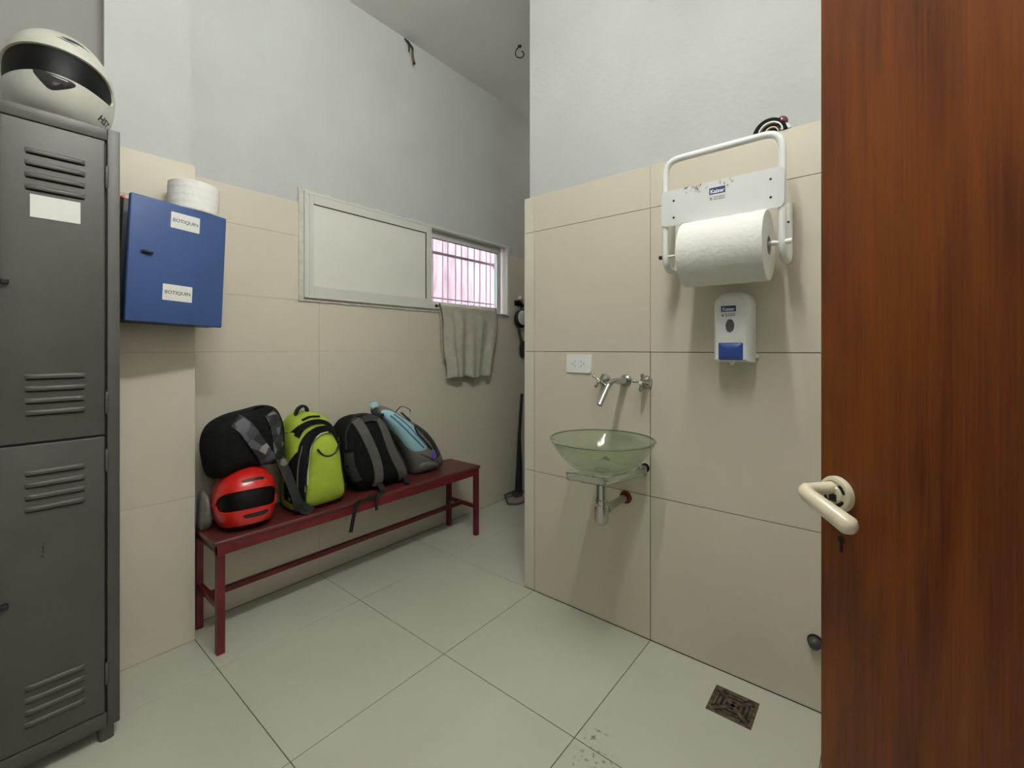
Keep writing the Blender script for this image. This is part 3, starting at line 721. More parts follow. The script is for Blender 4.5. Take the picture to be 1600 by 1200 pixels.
b2.strip('upper_band', [(0.985,0.835),(1.010,0.872),(1.060,0.892),(1.115,0.888),(1.160,0.862),(1.190,0.815)], lambda u: 0.030-0.016*u, 0.006, BLACKCLOTH, lift=0.002, label='black band')
b2.strip('top_zip', [(1.020,0.905),(1.060,0.918),(1.110,0.914)], 0.008, 0.003, BLACKCLOTH, lift=0.002)
pocket_y = b2.df
def pipe(b, name, pts, r, m, lift):
    P = smooth_path([(x,z,0) for x,z in pts], 6); bm = new(); L_ = []
    for p in P:
        v = b.at(p.x,p.y); v.y -= lift; L_.append(v)
    tube(bm, L_, r, 6); return obj(name, rel(bm, b.t), m, b.t, 60)
pipe(b2, 'pocket_zip', [(1.060,0.768),(1.085,0.738),(1.120,0.727),(1.155,0.742),(1.178,0.780)], 0.005, BLACK, 0.038)
pipe(b2, 'piping', [(1.020,0.486),(1.016,0.600),(1.030,0.720),(1.036,0.775),(1.064,0.824)], 0.004, BLACK, 0.012)
pipe(b2, 'piping', [(1.198,0.770),(1.208,0.690),(1.226,0.580),(1.230,0.505)], 0.004, BLACK, 0.008)
pipe(b2, 'piping', [(1.000,0.474),(1.08,0.468),(1.17,0.468),(1.235,0.476)], 0.005, BLACK, 0.014)
pipe(b2, 'pale_piping', [(0.990,0.540),(0.988,0.640),(0.992,0.720),(1.004,0.790)], 0.0035, MATS['grey_window'], 0.012)
pipe(b2, 'pale_piping', [(1.026,0.600),(1.030,0.700),(1.046,0.790),(1.086,0.832),(1.130,0.838)], 0.003, LABEL, 0.012)
pipe(b2, 'zip_pull', [(1.012,0.600),(1.013,0.570)], 0.004, STEEL, 0.020)
pipe(b2, 'zip_pull', [(1.190,0.800),(1.194,0.780)], 0.003, STEEL, 0.020)
b2.free('grab_handle', [(1.020,2.215,0.922),(1.026,2.205,0.952),(1.050,2.200,0.968),(1.070,2.205,0.952),(1.078,2.215,0.925)], 0.024, 0.010, WEB, (0,1,0))
b2.patch('side_panel', [(0.974,0.520),(0.972,0.640),(0.976,0.740),(0.996,0.760),(1.000,0.640),(0.996,0.520)], 0.006, BLACKCLOTH, label='black side panel')
b2.free('side_strap', [(0.985,2.18,0.58),(0.995,2.12,0.53),(1.02,2.10,0.495),(1.05,2.092,0.476)], 0.026, 0.005, WEB, (0,0.4,1))

# charcoal backpack with its straps outward
b3 = Bag('backpack', 'charcoal backpack with its shoulder straps facing outwards', GB,
    [(1.246,0.700),(1.240,0.790),(1.262,0.850),(1.320,0.882),(1.395,0.885),(1.470,0.868),(1.520,0.815),(1.566,0.730),(1.620,0.640),(1.668,0.545),(1.672,0.478),(1.62,0.466),(1.50,0.466),(1.40,0.466),(1.335,0.490),(1.285,0.580)],
    2.235, 0.105, 0.115, BLACKCLOTH, n=3.0, wrinkle=0.008)
b3.patch('back_panel', [(1.330,0.560),(1.300,0.700),(1.310,0.800),(1.390,0.840),(1.470,0.810),(1.530,0.700),(1.590,0.580),(1.590,0.500),(1.46,0.490)], 0.010, BLACKCLOTH, label='dark padded back panel')
b3.patch('side_mesh', [(1.545,0.60),(1.560,0.680),(1.610,0.620),(1.650,0.540),(1.645,0.495),(1.60,0.50)], 0.006, DARKCLOTH)
b3.strip('strap', [(1.318,0.868),(1.345,0.800),(1.380,0.720),(1.412,0.640),(1.432,0.560),(1.440,0.495)], 0.052, 0.018, MIDCLOTH, lift=0.006, label='grey padded shoulder strap')
b3.strip('strap', [(1.460,0.860),(1.478,0.790),(1.500,0.720),(1.535,0.640),(1.580,0.560),(1.618,0.490)], 0.056, 0.018, MIDCLOTH, lift=0.006, label='grey padded shoulder strap')
b3.strip('yoke', [(1.305,0.850),(1.345,0.868),(1.395,0.872),(1.450,0.862),(1.485,0.835)], 0.036, 0.010, DARKCLOTH, lift=0.003)
pipe(b3, 'piping', [(1.262,0.72),(1.262,0.80),(1.290,0.85),(1.345,0.872)], 0.004, DARKCLOTH, 0.002)
b3.strip('side_pocket', [(1.275,0.70),(1.290,0.62),(1.330,0.54)], 0.034, 0.006, DARKCLOTH)
b3.free('buckle', [(1.44,2.125,0.500),(1.435,2.095,0.480),(1.420,2.075,0.474)], 0.034, 0.012, BLACK, (1,0,0))
b3.free('buckle', [(1.615,2.14,0.500),(1.620,2.12,0.484),(1.600,2.10,0.474)], 0.034, 0.012, BLACK, (1,0,0))
b3.free('strap_tail', [(1.405,2.085,0.4705),(1.330,2.064,0.4695),(1.262,2.058,0.462),(1.243,2.054,0.42),(1.222,2.054,0.325)], 0.024, 0.003, WEB, (1,0.2,0), label='loose black strap hanging over the bench edge')
b3.free('strap_tail', [(1.425,2.085,0.4705),(1.400,2.064,0.469),(1.376,2.056,0.460),(1.372,2.056,0.43),(1.372,2.056,0.394)], 0.018, 0.003, WEB, (1,0.1,0), label='short black strap end over the bench edge')
b3.free('grab_handle', [(1.365,2.23,0.868),(1.38,2.215,0.885),(1.41,2.215,0.885),(1.425,2.23,0.868)], 0.016, 0.005, WEB, (0,1,0))

# grey and pale blue backpack slumped to the left
b4 = Bag('backpack', 'grey and pale blue backpack slumped against the charcoal one, rightmost', GB,
    [(1.500,0.880),(1.520,0.915),(1.570,0.905),(1.660,0.850),(1.760,0.790),(1.850,0.728),(1.930,0.640),(1.985,0.545),(2.000,0.490),(1.970,0.468),(1.87,0.466),(1.770,0.466),(1.735,0.520),(1.680,0.630),(1.590,0.760)],
    2.270, 0.092, 0.095, mat('warm_grey_fabric', (118,114,108), 0.95, spec=0.15, noise=0.12, nscale=30, bump=0.5, bscale=150), n=3.0, wrinkle=0.007)
b4.patch('blue_panel', [(1.512,0.888),(1.560,0.890),(1.640,0.845),(1.715,0.790),(1.735,0.735),(1.800,0.660),(1.815,0.622),(1.755,0.618),(1.695,0.640),(1.615,0.735),(1.540,0.825)], 0.008, SKYBLUE, label='pale blue panel')
b4.strip('zip', [(1.555,0.862),(1.620,0.800),(1.700,0.722),(1.785,0.640)], 0.010, 0.004, BLUEZIP, lift=0.008)
b4.strip('zip', [(1.580,0.868),(1.660,0.800),(1.740,0.716),(1.800,0.655)], 0.008, 0.004, BLUEZIP, lift=0.008)
b4.strip('edge_band', [(1.742,0.785),(1.800,0.735),(1.870,0.650),(1.920,0.560)], 0.030, 0.008, DARKCLOTH, label='charcoal edge panel')
pipe(b4, 'piping', [(1.725,0.775),(1.740,0.735),(1.800,0.672),(1.850,0.620)], 0.005, BLACK, 0.006)
pipe(b4, 'seam', [(1.770,0.600),(1.830,0.570),(1.880,0.545),(1.905,0.560)], 0.003, DARKCLOTH, 0.002)
b4.patch('emblem', [(1.862,0.592),(1.884,0.612),(1.900,0.580),(1.896,0.545),(1.866,0.545)], 0.003, PURPLE, label='small purple mark')
b4.patch('base_pocket', [(1.775,0.480),(1.765,0.530),(1.820,0.540),(1.900,0.520),(1.930,0.484),(1.85,0.474)], 0.012, MATS['warm_grey_fabric'])
b4.free('drawcord', [(1.620,2.235,0.865),(1.640,2.200,0.905),(1.690,2.190,0.885),(1.700,2.195,0.870)], 0.006, 0.003, BLACK, (0,1,0))
b4.free('drawcord', [(1.640,2.205,0.870),(1.670,2.185,0.835),(1.692,2.180,0.815)], 0.010, 0.004, BLACK, (1,0,0))
b4.free('grab_loop', [(1.520,2.262,0.905),(1.500,2.240,0.925),(1.475,2.235,0.928),(1.462,2.240,0.918)], 0.030, 0.010, SKYBLUE, (0,0.4,1), label='pale blue top flap')
b4.free('strap', [(1.455,2.215,0.905),(1.470,2.205,0.880),(1.492,2.20,0.868),(1.52,2.205,0.870)], 0.018, 0.004, BLACK, (0,0.3,1))

# red helmet under the black backpack
rh = thing('motorcycle_helmet', 'red full-face helmet with a black visor, on the left end of the bench', 'helmet', (0.790, 2.212, 0.6), (radians(-8), 0, radians(-8)))
S, sh = helmet(rh, 0.124, 0.144, 0.132, 0.112, HRED, VISOR, A=72, e_lo=-20, e_hi=16, chin=1.04, sq=0.34, hs=0.86)
helm_patch(S, [(-12,-29),(10,-28),(30,-28),(34,-33),(26,-38),(8,-39),(-10,-38),(-16,-33)], 0.998, 1.006, 'chin_vent', BLACK, rh)
helm_patch(S, [(-10,30),(10,31),(28,30),(32,34),(24,37),(4,38),(-14,36),(-16,32)], 0.998, 1.005, 'brow_vent', BLACK, rh)
helm_patch(S, [(30,52),(46,48),(58,44),(50,56),(38,60)], 1.0, 1.015, 'top_vent', HRED, rh)
rest_on(rh, BZ)
# grey wrapped bundle at the very end of the bench
gb = [(0.632,0.472),(0.630,0.56),(0.634,0.620),(0.648,0.640),(0.664,0.615),(0.672,0.55),(0.672,0.472)]
bm = new(); P = smooth_loop([(x,z,0) for x,z in gb], 4); m_ = len(P); c = sum(P, Vector())/m_; rf = []; rb = []
for j in range(7):
    q = sin(pi/2*j/6); d = 0.06*sqrt(max(0,1-q*q))
    ring = [(c.x+(p.x-c.x)*q, c.y+(p.y-c.y)*q) for p in P] if j else [(c.x,c.y)]
    F = [bm.verts.new((x, 2.27-d, z)) for x,z in ring]; rf.append(F); rb.append(F if j == 6 else [bm.verts.new((x, 2.27+d, z)) for x,z in ring])
for R_ in (rf, rb):
    for i in range(m_): bm.faces.new((R_[0][0], R_[1][i], R_[1][(i+1)%m_]))
    for j in range(1,6):
        for i in range(m_): bm.faces.new((R_[j][i], R_[j][(i+1)%m_], R_[j+1][(i+1)%m_], R_[j+1][i]))
bmesh.ops.translate(bm, verts=bm.verts, vec=-Vector((0.652,2.27,0.4655)))
pb = obj('plastic_bag', bm, GREYBAG, None, 180); pb.location = (0.652,2.27,0.4655-0.004); tag(pb, 'small grey plastic bundle at the bench end, left of the red helmet', 'bag')

# ------------------------------------------------------------------ towel on its rail
rail = thing('towel_rail', 'thin rail under the glass half of the window holding a grey towel', 'towel rail', (2.37, 2.40, 1.55))
bm = new(); tube(bm, [(2.075,2.362,1.552),(2.680,2.362,1.552)], 0.0045, 8); obj('rod', rel(bm, rail), mat('greenish_rod', (120,122,100), 0.5), rail, 60)
for x in (2.085, 2.672):
    bm = new(); tube(bm, arc_path([(x,2.400,1.552),(x,2.366,1.552),(x,2.362,1.566)], 0.01), 0.006, 8); lathe(bm, [(0,0),(0.012,0),(0.012,0.004),(0,0.004)], (x,2.3955,1.552), 'Y', 12); obj('hook', rel(bm, rail), BLACK, rail, 60)
def towel():
    bm = new(); nx, nz = 44, 40; rows = []
    prof = [(2.380,-0.40+0.40*k/12) for k in range(12)]+[(2.3745,0.0),(2.3665,0.0055),(2.358,0.0055),(2.352,0.0)]+[(2.352-0.012*min(1,k/10),-0.52*k/nz) for k in range(1,nz+1)]
    for y, dz in prof:
        row = []; s = min(1, -dz/0.52) if dz < 0 else 0; front = y < 2.362
        for i in range(nx+1):
            u = i/nx
            xl_ = 2.085+0.062*s**0.8+0.006*sin(9*s); xr_ = 2.672-0.060*s**1.2+0.010*sin(5*s)
            x = xl_+(xr_-xl_)*u
            f = 0.010*sin(u*17+1.5*s)+0.008*sin(u*31+2)+0.009*math.exp(-((u-0.70-0.03*s)/0.03)**2)-0.012*math.exp(-((u-0.12-0.04*s)/0.03)**2)
            yy = y+(f*min(1,s*3) if front else f*0.2*min(1,s*3)); yy = min(yy, 2.392); 
            zz = 1.552+dz*(1.0-0.035*u)+(0.012*sin(u*7)+0.006*sin(u*19))*s
            row.append(bm.verts.new((x, yy, zz)))
        rows.append(row)
    for a, b in zip(rows[:-1], rows[1:]):
        for i in range(nx): bm.faces.new((a[i], a[i+1], b[i+1], b[i]))
    return bm
bm = towel(); bmesh.ops.translate(bm, verts=bm.verts, vec=-Vector((2.37,2.36,1.552)))
tw = obj('towel', bm, TOWEL, None, 180); tw.location = (2.37,2.36,1.552); sm = tw.modifiers.new('thick', 'SOLIDIFY'); sm.thickness = 0.003; sm.offset = 0
tag(tw, 'grey towel hanging on a rail below the window', 'towel')

# ------------------------------------------------------------------ basin, taps, socket
sink = thing('wash_basin', 'round green glass basin on a glass shelf with a chrome waste pipe', 'wash basin', (1.63, 0.87, 0.74))
cx_, cy_ = 1.632, 0.868
bm = new(); prof = []
for j in range(15):
    a = j/14; r = 0.030+(0.211-0.030)*a; prof.append((r, 0.751+0.133*(a**2.5)))
inner = [(r-0.006 if r > 0.05 else r-0.004, z+0.007) for r, z in prof]; inner[-1] = (0.203, 0.884)
lathe(bm, prof+inner[::-1], (cx_,cy_,0), 'Z', 72, close=True); obj('bowl', rel(bm, sink), BOWLG, sink, 180)
bm = new(); lathe(bm, [(0.2028,0.8825),(0.2113,0.8825),(0.2122,0.885),(0.2105,0.8868),(0.2035,0.8868)], (cx_,cy_,0), 'Z', 72, close=True); obj('rim', rel(bm, sink), RIMG, sink, 60, label='darker green cut edge of the glass')
bm = new(); box(bm, 0, 1, 0, 1, 0.716, 0.7505)
for v in bm.verts:
    u, w = v.co.x, v.co.y; v.co.x = 1.562*(1-u)*(1-w)+1.545*(1-u)*w+1.815*u; v.co.y = (0.815*(1-u)+0.752*u)*(1-w)+0.985*w
bmesh.ops.bevel(bm, geom=bm.edges[:], offset=0.004, segments=2, affect='EDGES'); bmesh.ops.subdivide_edges(bm, edges=bm.edges[:], cuts=8, use_grid_fill=True)
for v in bm.verts: v.co += Vector((random.uniform(-1,1),random.uniform(-1,1),random.uniform(-1,1)))*0.0018
obj('shelf', rel(bm, sink), SLABG, sink, 180, label='thick rippled glass shelf')
for y in (0.778, 0.966):
    bm = new(); tube(bm, [(1.78,y,0.736),(1.856,y,0.736)], 0.0145, 16); obj('support_rod', rel(bm, sink), STEEL, sink, 60)
    bm = new(); lathe(bm, [(0.0,-0.003),(0.019,-0.003),(0.020,0.0)], (XS,y,0.736), 'X', 20); obj('wall_plug', rel(bm, sink), DARKHOLE, sink, 60)
bm = new(); lathe(bm, [(0.0,0.757),(0.026,0.757),(0.030,0.760),(0.026,0.763),(0.0,0.763)], (cx_,cy_,0), 'Z', 24); obj('waste_cap', rel(bm, sink), CHROME, sink, 40)
bm = new(); lathe(bm, [(0,0.716),(0.030,0.716),(0.030,0.706),(0.021,0.704),(0.021,0.640),(0.025,0.638),(0.025,0.622),(0.029,0.618),(0.029,0.560),(0.026,0.548),(0.016,0.538),(0,0.536)], (cx_,cy_,0), 'Z', 28); obj('bottle_trap', rel(bm, sink), CHROME, sink, 40)
bm = new(); tube(bm, [(cx_+0.020,cy_,0.590),(cx_+0.06,cy_,0.590),(XS-0.002,cy_,0.590)], 0.0165, 18); lathe(bm, [(0.0165,0),(0.022,0),(0.022,0.022),(0.0165,0.022)], (cx_+0.03,cy_,0.590), 'X', 20, close=True); obj('waste_pipe', rel(bm, sink), CHROME, sink, 50)
bm = new(); lathe(bm, [(0.0,-0.006),(0.026,-0.006),(0.029,0.0)], (XS,cy_,0.590), 'X', 24); obj('wall_flange', rel(bm, sink), RUSTRING, sink, 50, label='rust-brown ring at the wall')

tap = thing('wall_tap', 'chrome wall-mounted basin tap with bent spout and two cross handles', 'tap', (XS, 0.868, 1.108))
bm = new(); lathe(bm, [(0,-0.010),(0.012,-0.012),(0.020,-0.008),(0.027,-0.003),(0.028,0.0)], (XS,0.868,1.108), 'X', 28); obj('spout_flange', rel(bm, tap), STEEL, tap, 50)
bm = new(); tube(bm, arc_path([(XS,0.868,1.108),(1.715,0.872,1.114),(1.645,0.885,1.018)], 0.035, 8), [0.0165]+[0.0125]*8+[0.011]*2, 18); obj('spout', rel(bm, tap), CHROME, tap, 60)
def cross_handle(y, rot):
    bm = new(); lathe(bm, [(0,-0.034),(0.012,-0.034),(0.015,-0.026),(0.020,-0.018),(0.027,-0.008),(0.028,0.0)], (XS,y,1.107), 'X', 28); b = obj('valve', rel(bm, tap), CHROME, tap, 50)
    bm = new(); tube(bm, [(XS-0.030,y,1.107),(XS-0.064,y,1.107)], [0.011,0.010], 16); h = obj('handle', rel(bm, tap), CHROME, tap, 60)
    for k in range(4):
        a = radians(rot+90*k); d = Vector((0,cos(a),sin(a))); p = Vector((XS-0.055,y,1.107))
        bm = new(); tube(bm, [p+d*0.006, p+d*0.022, p+d*0.029, p+d*0.036, p+d*0.039], [0.0055,0.005,0.008,0.0075,0.001], 10); obj('arm', rel(bm, tap), CHROME, h, 60)
    bm = new(); lathe(bm, [(0,-0.068),(0.006,-0.0675),(0.0085,-0.064),(0.0085,-0.060)], (XS,y,1.107), 'X', 16); obj('cap', rel(bm, tap), CREAM, h, 50, label='white button cap')
cross_handle(0.968, 35); cross_handle(0.772, 8)

sock = thing('wall_socket', 'white double wall socket plate beside the tap', 'socket', (XS, 1.107, 1.179))
bm = new(); prism(bm, rrect(1.040,1.174,1.136,1.222,0.005), 'X', XS-0.0075, XS); bmesh.ops.bevel(bm, geom=[e for e in bm.edges if abs(e.verts[0].co.x-(XS-0.0075))<1e-5 and abs(e.verts[1].co.x-(XS-0.0075))<1e-5], offset=0.002, segments=2, affect='EDGES'); obj('plate', rel(bm, sock), WHITEP, sock, 40)
bm = new(); prism(bm, rrect(1.064,1.150,1.156,1.203,0.006), 'X', XS-0.0088, XS-0.007); ins = obj('insert', rel(bm, sock), WHITEP, sock)
for yc, sg in ((1.128, 1), (1.087, -1)):
    bm = new()
    for (dy, dz, a) in ((0.010*sg,0.0,0),(-0.003*sg,0.010,-60*sg),(-0.003*sg,-0.010,60*sg)):
        r = radians(a); b2 = new(); box(b2, XS-0.0091, XS-0.0080, -0.0042,0.0042,-0.0014,0.0014)
        for v in b2.verts: v.co = Vector((v.co.x, yc+dy+v.co.y*cos(r)-v.co.z*sin(r), 1.179+dz+v.co.y*sin(r)+v.co.z*cos(r)))
        me = bpy.data.meshes.new('t'); b2.to_mesh(me); b2.free(); bm.from_mesh(me); bpy.data.meshes.remove(me)
    obj('outlet_slots', rel(bm, sock), INK, ins)

# ------------------------------------------------------------------ paper roll holder, roll, soap dispenser
hold = thing('paper_roll_holder', 'white tubular wall holder with a plate carrying a big paper roll', 'roll holder', (XS, 0.437, 1.75))
XF = 1.700; YA, YZ = 0.244, 0.632
bm = new()
path = [(1.842,YZ,1.752),(1.842,YZ,1.556),(XF,YZ,1.556),(XF,YZ,1.968),(XF,YA,1.968),(XF,YA,1.556),(1.842,YA,1.556),(1.842,YA,1.752)]
tube(bm, arc_path(path, 0.055, 7), 0.0120, 14); obj('tube_frame', rel(bm, hold), WHITEP, hold, 60)
for y in (YZ, YA):
    bm = new(); tube(bm, [(1.842,y,1.728),(1.842,y,1.764)], 0.0132, 14); obj('end_cap', rel(bm, hold), WHITEP, hold, 50)
    bm = new(); lathe(bm, [(0,-0.0135),(0.004,-0.0135),(0.004,-0.008)], (1.842,y,1.696), 'X', 10); obj('screw', rel(bm, hold), BLACK, hold)
    bm = new(); box(bm, 1.852, 1.8555, y-0.008, y+0.008, 1.62, 1.72); obj('wall_pad', rel(bm, hold), WHITEP, hold)
bm = new(); prism(bm, rrect(0.236,0.642,1.714,1.848,0.018), 'X', XF-0.0155, XF-0.0125)
PLATE = stained('plate_enamel', (218,219,216), (120,100,80), [((1.685,0.50,1.846),0.034),((1.685,0.545,1.843),0.022),((1.685,0.41,1.842),0.030)], 0.35, noise=0.03, nscale=12, scale=90, thr=0.5)
plate = obj('plate', rel(bm, hold), PLATE, hold)
for y, z in ((0.595,1.807),(0.595,1.744),(0.275,1.812),(0.275,1.752)):
    bm = new(); lathe(bm, [(0,-0.018),(0.003,-0.0175),(0.0042,-0.0155)], (XF,y,z), 'X', 10); obj('screw', rel(bm, hold), BLACK, hold)
def brand_label(t, x, yc, zc, w, h, parent_part):
    bm = new(); box(bm, x-0.0006, x, yc-w/2-0.003, yc+w/2+0.003, zc-h/2-0.003, zc+h/2+0.003); l0 = obj('label', rel(bm, t), LABEL, t, label='navy maker label with white lettering')
    bm = new(); box(bm, x-0.0010, x-0.0004, yc-w/2, yc+w/2, zc-h/2, zc+h/2); obj('label_ground', rel(bm, t), NAVY, l0)
    bm = text_mesh('Kaiser', h*0.78, bold=0.0006); place(bm, (x-0.0013, yc-w*0.01, zc-h*0.08), (0,-1.0,0), (0,0,1)); obj('lettering', rel(bm, t), LABEL, l0)
    bm = new()
    for k, zz in enumerate((zc-h*0.95, zc-h*1.25)):
        y = yc+w*0.22
        for ww in (0.16,0.10,0.20,0.12): box(bm, x-0.0008, x-0.0002, y-w*ww, y, zz-h*0.07, zz+h*0.07); y -= w*(ww+0.03)
    box(bm, x-0.0008, x-0.0002, yc+w*0.32, yc+w*0.46, zc-h*1.3, zc-h*0.9)
    obj('fine_print', rel(bm, t), mat('grey_print', (150,148,140), 0.7), l0, label='faint grey fine print')
brand_label(hold, XF-0.0155, 0.441, 1.812, 0.054, 0.024, plate)
bm = new(); tube(bm, [(XF,0.655,1.602),(XF,0.222,1.602)], 0.0055, 10); obj('axle', rel(bm, hold), WHITEP, hold, 60)
for y in (0.272, 0.226):
    bm = new(); tube(bm, [(XF,y-0.010,1.602),(XF,y+0.010,1.602)], 0.009, 12); obj('axle_stop', rel(bm, hold), WHITEP, hold, 60)
bm = new(); tube(bm, [(XF,0.642,1.602),(XF,0.656,1.602)], 0.0075, 10); obj('axle_stop', rel(bm, hold), BLACK, hold, 60)
roll = thing('paper_roll', 'large white paper towel roll on the tubular wall holder', 'paper roll', (XF-0.004, 0.418, 1.596))
paper_roll(roll, 0.118, 0.030, 0.272, 'Y')

soap = thing('soap_dispenser', 'white soap dispenser with a blue push button below the paper roll', 'soap dispenser', (XS, 0.414, 1.33))
bm = new()
def soap_outline(w, z0, z1, arch, n=10):
    out = [(-w/2, z0), (w/2, z0), (w/2, z1-arch)]
    for j in range(1, n): a = pi*j/n; out.append((w/2*cos(a), z1-arch+arch*sin(a)**0.8))
    out.append((-w/2, z1-arch)); return out
secs = [(0.0, 0.128, 1.200, 1.462, 0.050), (0.060, 0.126, 1.202, 1.460, 0.048), (0.090, 0.116, 1.204, 1.452, 0.045), (0.100, 0.100, 1.212, 1.440, 0.040)]
rings = []
for d, w, z0, z1, ar in secs: rings.append([bm.verts.new((XS-d, 0.414+u, v)) for u, v in soap_outline(w, z0, z1, ar)])
m_ = len(rings[0])
for A_, B_ in zip(rings[:-1], rings[1:]):
    for i in range(m_): bm.faces.new((A_[i], A_[(i+1)%m_], B_[(i+1)%m_], B_[i]))
bm.faces.new(rings[0]); bm.faces.new(rings[-1][::-1])
obj('housing', rel(bm, soap), WHITEP, soap, 35)
bm = new(); prism(bm, rrect(-0.041,0.041,1.209,1.272,0.004), 'X', XS-0.1005, XS-0.085)
bmesh.ops.translate(bm, verts=bm.verts, vec=(0,0.414,0)); 
tmp = rrect(0.414-0.0385, 0.414+0.0385, 1.2115, 1.2695, 0.004)
A_ = [bm.verts.new((XS-0.1012, u, v)) for u, v in tmp]; cu2, cv2 = 0.414, 1.2405
B_ = [bm.verts.new((XS-0.1060, cu2+(u-cu2)*0.80, cv2+(v-cv2)*0.72)) for u, v in tmp]; D_ = [bm.verts.new((XS-0.1085, cu2+(u-cu2)*0.45, cv2+(v-cv2)*0.40)) for u, v in tmp]
for P_, Q_ in ((A_, B_), (B_, D_)):
    for i in range(len(tmp)): bm.faces.new((P_[i], P_[(i+1)%len(tmp)], Q_[(i+1)%len(tmp)], Q_[i]))
bm.faces.new(D_)
obj('push_button', rel(bm, soap), mat('blue_button', (46,76,152), 0.3), soap, 70, label='blue push button')
bm = new(); prism(bm, [(0.0145*sin(2*pi*k/20)*(abs(cos(pi*k/20))**0), 0.024*cos(2*pi*k/20)) for k in range(20)], 'X', XS-0.1012, XS-0.095); bmesh.ops.translate(bm, verts=bm.verts, vec=(0,0.416,1.334)); obj('level_window', rel(bm, soap), GREYWIN, soap, label='grey oval level window')
brand_label(soap, XS-0.1001, 0.421, 1.396, 0.050, 0.021, None)
bm = new(); lathe(bm, [(0,1.190),(0.006,1.192),(0.008,1.203)], (XS-0.075,0.414,0), 'Z', 12); obj('nozzle', rel(bm, soap), WHITEP, soap, 50)
bm = new(); tube(bm, [(XS-0.012,0.348,1.222),(XS-0.012,0.340,1.222)], 0.007, 10); obj('side_catch', rel(bm, soap), WHITEP, soap, 50)

# small rounded object on the tile ledge
tin = thing('small_helmet', 'small dark maroon, black and white rounded object lying on the tile ledge above the holder', 'ornament', (1.872, 0.300, ZT))
def half_shell(bm, r0, r1, yc, x0, x1, zs=0.75, n=18, a0=0, a1=pi):
    A_ = []
    for j in range(n+1):
        a = a0+(a1-a0)*j/n; A_.append([bm.verts.new((x, yc+r*cos(a), ZT+max(0,r*sin(a)*zs))) for x, r in ((x0,r0),(x0,r1),(x1,r1),(x1,r0))])
    for j in range(n):
        for k in range(4): bm.faces.new((A_[j][k], A_[j][(k+1)%4], A_[j+1][(k+1)%4], A_[j+1][k]))
    bm.faces.new(A_[0]); bm.faces.new(A_[-1][::-1]); return bm
bm = new(); half_shell(bm, 0.040, 0.055, 0.306, 1.852, 1.890, 1.0); obj('shell', rel(bm, tin), mat('black_shell', (14,8,10), 0.6, spec=0.1), tin, 60)
bm = new(); half_shell(bm, 0.0365, 0.0405, 0.303, 1.849, 1.888, 1.0); obj('white_rim', rel(bm, tin), WHITEP, tin, 60)
bm = new(); half_shell(bm, 0.004, 0.034, 0.303, 1.862, 1.888, 1.0); obj('inside', rel(bm, tin), BLACK, tin, 60)
bm = new(); half_shell(bm, 0.019, 0.022, 0.300, 1.852, 1.866, 1.0); obj('inner_ring', rel(bm, tin), CREAM, tin, 60)
bm = new(); bmesh.ops.create_uvsphere(bm, u_segments=16, v_segments=10, radius=0.021)
for v in bm.verts: v.co = Vector((v.co.x*0.9+1.870, v.co.y*0.9+0.268, v.co.z+ZT+0.036))
obj('knob', rel(bm, tin), MAROON, tin, 180)
bm = new(); half_shell(bm, 0.008, 0.016, 0.256, 1.856, 1.880, 1.5, a0=0.2, a1=pi-0.2); obj('chin_piece', rel(bm, tin), WHITEP, tin, 60)

# ------------------------------------------------------------------ floor drain, door stop, hooks, wires, passage clutter
dr = thing('floor_drain', 'square rusty metal drain grate set in the floor tile', 'drain', (1.695, 0.393, 0))
DX0, DX1, DY0, DY1 = 1.626, 1.764, 0.322, 0.464
bm = new(); box(bm, DX0, DX1, DY0, DY1, -0.001, 0.0012); obj('pit', rel(bm, dr), DARKHOLE, dr)
bm = new()
for (a,b,c_,d_) in ((DX0,DX1,DY0,DY0+0.010),(DX0,DX1,DY1-0.010,DY1),(DX0,DX0+0.010,DY0+0.010,DY1-0.010),(DX1-0.010,DX1,DY0+0.010,DY1-0.010)): box(bm, a,b,c_,d_,0,0.0032,0.0006,1)
obj('rim', rel(bm, dr), RUST, dr)
def bar2(p, q, w, h, m, name):
    bm = new(); d = Vector((q[0]-p[0], q[1]-p[1], 0)).normalized(); n_ = Vector((-d.y,d.x,0))*w/2; P, Q = Vector((*p,0)), Vector((*q,0))
    lo_ = [P-n_,P+n_,Q+n_,Q-n_]; A_ = [bm.verts.new(v+Vector((0,0,0.001))) for v in lo_]; B_ = [bm.verts.new(v+Vector((0,0,h))) for v in lo_]
    bm.faces.new(A_); bm.faces.new(B_)
    for i in range(4): bm.faces.new((A_[i],A_[(i+1)%4],B_[(i+1)%4],B_[i]))
    return obj(name, rel(bm, dr), m, dr)
e = 0.010
bar2((DX0+e,DY0+e),(DX1-e,DY1-e),0.014,0.003,RUST,'slat'); bar2((DX0+e,DY1-e),(DX1-e,DY0+e),0.014,0.003,RUST,'slat')
mx_, my_ = (DX0+DX1)/2, (DY0+DY1)/2
for k, (dx, dy) in enumerate(((1,0),(-1,0),(0,1),(0,-1))):
    for s in (0.026, 0.042, 0.055):
        w = s*0.62; c0 = (mx_+dx*s, my_+dy*s)
        bar2((c0[0]-dy*w, c0[1]-dx*w), (c0[0]+dy*w, c0[1]+dx*w), 0.008, 0.0028, RUST, 'slat')
stop = thing('door_stop', 'dark rubber door stop fixed low on the tiled wall next to the door', 'door stop', (XS, 0.168, 0.246))
bm = new(); lathe(bm, [(0,-0.034),(0.010,-0.033),(0.017,-0.027),(0.020,-0.016),(0.020,-0.006)], (XS,0.168,0.240), 'X', 20); obj('bumper', rel(bm, stop), mat('dark_grey_rubber', (62,64,62), 0.45), stop, 60)
